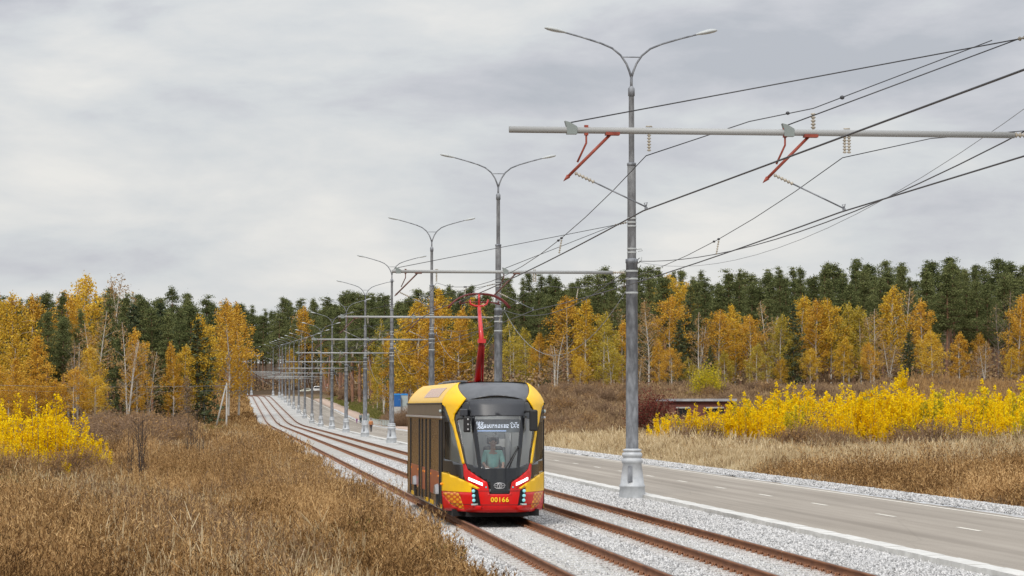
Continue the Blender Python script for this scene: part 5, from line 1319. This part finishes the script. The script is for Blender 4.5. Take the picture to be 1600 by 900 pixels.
fill(30, 620, 870, 410, 450, 'tall dark pine behind the golden birches above the tram', 'pines above the tram', drop=30)
fill(16, 620, 870, 450, 480, 'tall dark pine on the skyline above the tram', 'skyline pines above the tram', drop=5)
fill(36, -50, 335, 400, 440, 'tall dark pine in the middle of the left-hand forest', 'pines of the left-hand forest', drop=55, cond=lambda X, Y: X < -5)
fill(36, -60, 340, 440, 500, 'tall dark pine on the skyline of the left-hand forest', 'skyline pines of the left-hand forest', drop=8, cond=lambda X, Y: X < -5)
fill(16, 330, 400, 470, 760, 'tall pine with a long bare trunk at the left side of the far track', 'pines left of the far track', drop=30, cond=lambda X, Y: X < -4.5-float(-cxo(Y)))
fill(32, 500, 640, 420, 800, 'tall dark pine on the bank right of the road bend', 'pines right of the road bend', drop=25, cond=lambda X, Y: X > 27)
fill(46, 335, 600, 912, 1010, 'tall dark pine closing the view beyond the far end of the track', 'pines beyond the far end of the track', drop=22, hmax=34)
for (px, ty, Y, kd) in ((515, 500, 760, 'orange'), (470, 480, 930, 'orange'), (575, 540, 560, 'orange'), (600, 500, 470, 'olive'), (590, 560, 500, 'gold'), (610, 520, 440, 'orange'), (560, 520, 640, 'orange')):
    plant_px(kd, px, Y, ty, 'orange or gold birch standing among the pines by the road bend', 'birches by the road bend', wmul=.8)

# bright yellow young aspens on the right
k = 0
row = []
for i in range(74):
    px = 1036+i*(1640-1036)/73+random.uniform(-5, 5); Y = random.uniform(176, 212)
    ty = float(np.interp(px, [1030, 1060, 1110, 1150, 1200, 1300, 1400, 1500, 1600], [640, 655, 640, 612, 608, 605, 602, 606, 600]))-13+random.uniform(-8, 24)
    if 1040 < px < 1150: ty = max(ty, 622+random.uniform(0, 18)); Y = random.uniform(178, 200)
    row.append((px, Y, ty))
for px in (1030, 1040, 1050, 1062, 1075, 1088, 1102, 1116, 1130, 1144): row.append((px, random.uniform(176, 186), random.uniform(626, 648)))
for px in (1165, 1185, 1205, 1225, 1245, 1265, 1285, 1300, 1310, 1330, 1350, 1372, 1425, 1470, 1515, 1560, 1600): row.append((px, random.uniform(172, 178), random.uniform(606, 640)))
row.sort()
for i, (px, Y, ty) in enumerate(row):
    lime = random.random() < (.34 if px > 1140 else .2)
    zone = 'in front of the brick hut' if px < 1155 else ('in the left half of the right-hand shrub belt' if px < 1380 else 'in the right half of the right-hand shrub belt')
    plant_px('aspen_lime' if lime else 'aspen_far', px, Y, ty, ('yellow-green' if lime else 'bright yellow')+f' young aspen {zone}', 'young aspens '+zone)
# left near aspens
for i, (px, py, ty) in enumerate(((-15, 752, 630), (2, 745, 640), (14, 748, 600), (30, 752, 636), (48, 745, 588), (60, 750, 642), (74, 752, 598), (88, 750, 630), (100, 752, 650), (112, 750, 624), (28, 735, 640), (126, 748, 668), (5, 758, 690), (140, 746, 655), (64, 756, 690), (40, 758, 700), (96, 758, 700), (152, 745, 700))):
    q = ground_pt(px, py, -.25); plant_px('aspen_near', px, q.y, ty, f'{ordw(i)} of the bright yellow young aspens at the left edge' if False else ('tall bright yellow young aspen at the left edge of the field' if ty < 645 else 'shorter bright yellow young aspen at the left edge of the field'), 'young aspens at the left edge')
for i, (px, py, ty) in enumerate(((110, 757, 690), (150, 748, 702), (80, 760, 700), (20, 764, 705), (45, 762, 700), (130, 752, 690), (0, 764, 700), (165, 745, 715))):
    q = ground_pt(px, py, -.25); plant_px('orangebush', px, q.y, ty, 'brown orange bush at the foot of the left-hand yellow aspens', 'bushes under the left aspens')
for (px, py, ty) in ((222, 764, 626), (208, 760, 680), (190, 758, 690), (297, 728, 640), (302, 726, 650), (274, 735, 682), (230, 755, 700), (316, 722, 655), (212, 762, 650), (299, 732, 632), (226, 760, 640), (292, 726, 660)):
    q = ground_pt(px, py, -.25); plant_px('sapling', px, q.y, ty, 'thin bare dark sapling standing in the weeds left of the track', 'bare saplings in the left field')

# brown bushes on the bank and along the forest edges
def bushes(n, px0, px1, Y0, Y1, h0, h1, lab, grp, kinds=('brownbush', 'brownbush', 'orangebush'), cond=lambda X, Y: True):
    k = 0; t_ = 0
    while k < n and t_ < n*30:
        t_ += 1
        px = px0+(px1-px0)*random.random(); Y = Y0+(Y1-Y0)*random.random(); X = at(px, 600, Y).x
        if not cond(X, Y): continue
        plant(random.choice(kinds), X, Y, h0+(h1-h0)*random.random(), lab, grp, wmul=1.2+.7*random.random()); k += 1
bushes(62, 840, 1030, 226, 330, .9, 1.9, 'brown leafless bush on the bank behind the road right of the tram', 'brown bushes right of the tram', cond=lambda X, Y: X > 25)
bushes(40, 1020, 1660, 250, 340, .9, 2.2, 'brown autumn bush between the yellow shrubs and the right-hand forest', 'brown bushes below the right-hand forest')
bushes(34, 1036, 1660, 180, 206, 1.8, 3.0, 'tall brown twiggy bush standing between the right-hand yellow aspens', 'tall brown bushes between the aspens')
bushes(52, 1030, 1650, 168, 184, 1.0, 2.3, 'low brown bush among the yellow aspens on the right', 'brown bushes among the aspens')
bushes(58, 135, 335, 185, 340, 1.3, 2.8, 'grey brown bush below the left-hand forest', 'brown bushes below the left-hand forest', ('brownbush', 'brownbush', 'brownbush', 'orangebush'), cond=lambda X, Y: X < -5)
bushes(18, 560, 640, 360, 450, 1.2, 2.6, 'brown bush on the bank by the railing', 'brown bushes by the railing', cond=lambda X, Y: X > 25)
bushes(16, 495, 560, 470, 760, 1.2, 2.8, 'brown bush under the pines right of the road bend', 'brown bushes by the road bend', cond=lambda X, Y: X > 26)

for i_, (px_, Y_) in enumerate(((612, 383), (619, 381), (626, 384), (633, 382), (641, 385), (616, 378), (630, 377))): plant('brownbush', at(px_, 600, Y_).x, Y_, 2.2+.5*random.random(), 'brown bush in front of the blue and grey cabins', 'bushes before the cabins', wmul=1.3)
# undergrowth inside the woods: nobody could count it
def undergrowth():
    cs = []
    def area(n, px0, px1, Y0, Y1, hh, cond):
        px = px0+(px1-px0)*rng.random(n); Y = Y0+(Y1-Y0)*rng.random(n); X = (px-364)/4100*Y; k = cond(X, Y); X = X[k]; Y = Y[k]
        cl = np.sin(X*.9+Y*.13)*.5+np.sin(X*.37+2)*.3+.9; Z = ground(X, Y)+rng.random(len(X))**1.3*hh*np.clip(cl, .3, 1.7); cs.append(np.stack([X, Y, Z], -1))
    area(34000, 600, 1680, 346, 440, 3.2, lambda X, Y: X > 26)
    area(20000, -60, 345, 382, 470, 3.0, lambda X, Y: X < -6)
    area(9000, 480, 640, 430, 860, 3.2, lambda X, Y: X > 27)
    area(14000, 335, 620, 906, 990, 4.5, lambda X, Y: Y > 0)
    area(4000, 330, 400, 440, 800, 3.0, lambda X, Y: X < -6)
    c = np.concatenate(cs); v, f = quads(c, np.full(len(c), .42)*(1+(c[:, 1] > 600)*.6)); tag(link('undergrowth', mesh_np('undergrowth', v, f, M['brownleaf'])), kind='stuff')
undergrowth()
for (px, py, lab) in ((1160, 690, 'pale stone lying at the foot of the yellow shrubs'),):
    q = ground_pt(px, py, -.3); o = MB().ball((0, 0, .15), .5, .35, .25, 7, 5).build('stone', M['concrete']); o.location = (q.x, q.y, gz(q.x, q.y)); tag(o, lab, 'stone')

# ------------------------------------------------------------------ weeds and grass
def lf(X, Y, a=0.): return .5+.25*np.sin(X*.55+Y*.07+a)+.2*np.sin(X*.21-Y*.113+1.7+a)+.15*np.sin(X*1.3+Y*.31+a*2)
def weeds(name, n, Y0, Y1, xfun, mt, h0, h1, nf=7, fsz=.07, wst=.011, keep=None, fluffw=1.0, top=.45, power=1.0, up=.4):
    Y = Y0*(Y1/Y0)**(rng.random(n)**power); X = xfun(Y, rng.random(n))
    if keep is not None:
        k = keep(X, Y, rng.random(n)); X = X[k]; Y = Y[k]
    n = len(X); Z = np.where((X > 3.6) & (X < 5.4) & (Y < 700), zt(Y)-.03-.35*(1-S(3.3, 4.4, X)), ground(X, Y)); nz = lf(X, Y); H = (h0+(h1-h0)*rng.random(n))*(.25+1.2*nz)*(1+.4*np.sin(X*2.3+Y*.41)*np.sin(Y*.27+X*.6))*(.7+.6*rng.random(n)**2)
    H = H*np.where((X > 0) & (X < 6) & (Y < 400), 1-.45*S(3.0, 4.6, X), 1)
    sc = np.clip(Y/110, 1, 2.2)
    ln = rng.normal(size=(n, 2))*.16*H[:, None]
    p0 = np.stack([X, Y, Z-.05], -1); pm = p0+np.stack([ln[:, 0]*.35, ln[:, 1]*.35, H*.55], -1); p1 = p0+np.stack([ln[:, 0], ln[:, 1], H], -1)
    vs_ = []; fs = []; off = 0
    for a, b, w0, w1 in ((p0, pm, wst, wst*.8), (pm, p1, wst*.8, wst*.3)):
        v, f = ribbons(a, b, w0*sc, w1*sc); vs_.append(v); fs.append(f+off); off += len(v)
    # low leaves
    m_ = nf; cols_ = rng.random(n)
    idx = np.repeat(np.arange(n), m_); t = top+(1-top)*rng.random(n*m_)
    base = pm[idx]*(2*(1-t))[:, None]+p1[idx]*(2*t-1)[:, None]; base = np.where(t[:, None] < .5, p0[idx]*(1-2*t)[:, None]+pm[idx]*(2*t)[:, None], base)
    d = rng.normal(size=(n*m_, 3)); d[:, 2] = np.abs(d[:, 2])*1.6+up; d /= np.linalg.norm(d, axis=1)[:, None]
    L_ = (fsz*(.6+1.0*rng.random(n*m_))*(1.35-t*.6))[:, None]*sc[idx][:, None]**.6
    v, f = ribbons(base, base+d*L_, fsz*.26*fluffw*sc[idx], fsz*.10*fluffw*sc[idx]); vs_.append(v); fs.append(f+off)
    tag(link(name, mesh_np(name, np.concatenate(vs_), np.concatenate(fs), mt)), kind='stuff')
def leftx(Y, r):
    xl = -(400/4100)*Y-1.5; xr = 4.58+.2*np.sin(Y*.23)+.15*np.sin(Y*.61+1)+.35*S(110, 180, Y); return xl+(xr-xl)*r**.85
def keep_left(X, Y, r):
    g_ = np.exp(-(((X+8.5)/3.2)**2+((Y-96)/6)**2))+.8*np.exp(-(((X+2.5)/3.)**2+((Y-345)/45)**2)); edge = S(3.5, 4.8, X)
    return (r > g_*1.3) & (rng.random(len(X)) > edge*.75) & (rng.random(len(X)) < .35+.9*lf(X, Y, 1.1))
weeds('dry_weeds', 74000, 37, 150, leftx, M['weed'], .5, 1.15, 17, .085, .007, keep_left, fluffw=.62, top=.3)
weeds('dry_weeds', 60000, 140, 400, leftx, M['weed'], .45, 1.1, 9, .11, .008, keep_left, fluffw=.6, top=.2)
def leftx2(Y, r): return -(400/4100)*Y-1.5+(4.0+(400/4100)*Y)*r
weeds('dry_grass', 16000, 38, 330, leftx2, M['palegrass'], .5, .95, 5, .34, .008, lambda X, Y, r: (lf(X, Y, 4.) > .54) & (r < .5), top=.0, fluffw=.22, up=1.6)
weeds('green_grass', 9000, 85, 110, lambda Y, r: -14+11*r, M['greengrass'], .15, .35, 4, .12, .012, None, top=0)
weeds('green_grass', 9000, 270, 420, lambda Y, r: -7+9*r, M['greengrass'], .15, .4, 3, .14, .014, lambda X, Y, r: X < 2.6, top=0)
weeds('green_grass', 7000, 420, 700, lambda Y, r: 23.8+5*r, M['greengrass'], .2, .5, 3, .16, .02, None, top=0)
weeds('scrub_weeds', 14000, 395, 860, lambda Y, r: -12+16.0*r+cxo(Y), M['weed'], .4, .9, 4, .2, .02, None, top=.1)
def rightx(Y, r): return 23.2+(Y*.32-20)*np.clip(r, 0, 1)**1.1
weeds('pale_grass', 40000, 118, 245, rightx, M['palegrass'], .45, .9, 9, .34, .007, lambda X, Y, r: (r < .35+.8*lf(X, Y, 2.)) & ((X < 34+4*np.sin(Y*.3)) | (lf(X, Y, 7.) > .56)) & (Y < 215), top=.0, fluffw=.34, up=1.2)
weeds('dry_weeds', 46000, 62, 232, rightx, M['weed'], .4, 1.1, 11, .09, .008, lambda X, Y, r: (r < np.clip(1.35-(Y-60)/85, .16, 1)+(X > 33)*.7), top=.15)
weeds('scrub_weeds', 34000, 215, 345, lambda Y, r: 24+(Y*.33-18)*r, M['brownleaf'], .4, 1.0, 6, .26, .018, None, top=.1, fluffw=.55, up=.8)
weeds('orange_grass', 12000, 235, 330, lambda Y, r: (Y*.26)+(Y*.06)*r, M['orangescrub'], .7, 1.6, 5, .28, .018, None, top=.0, fluffw=.5, up=1.2)
weeds('track_weeds', 260, 60, 160, lambda Y, r: 4+9*r, M['greengrass'], .06, .22, 8, .08, .01, lambda X, Y, r: lf(X*2, Y*2) > .75, top=0)

weeds('dark_weeds', 26000, 38, 260, leftx, M['brownleaf'], .7, 1.25, 12, .09, .010, lambda X, Y, r: (lf(X*1.7, Y*1.5, 9.) > .60) & (X < 3.9) & (r < .85) & (np.exp(-(((X+8.5)/3.2)**2+((Y-96)/6)**2)) < .4), fluffw=.8, top=.4)
weeds('green_weeds', 5000, 38, 120, leftx, M['greengrass'], .3, .7, 8, .12, .008, lambda X, Y, r: (lf(X*1.1, Y*1.9, 5.) > .84), fluffw=.6, top=.0)
weeds('dark_weeds', 9000, 70, 235, rightx, M['brownleaf'], .6, 1.2, 10, .12, .011, lambda X, Y, r: lf(X*1.7, Y*1.5, 3.) > .66, fluffw=.8, top=.3)

weeds('green_weeds', 12000, 140, 188, lambda Y, r: 33+30*r, M['greengrass'], .4, .9, 8, .16, .010, lambda X, Y, r: (lf(X*1.1, Y*1.3, 5.) > .5), fluffw=.6, top=.0)
weeds('brown_weeds', 16000, 160, 192, lambda Y, r: 31+32*r, M['brownleaf'], .6, 1.5, 9, .15, .012, lambda X, Y, r: (lf(X*1.9, Y*1.3, 2.) > .45), fluffw=.7, top=.1)
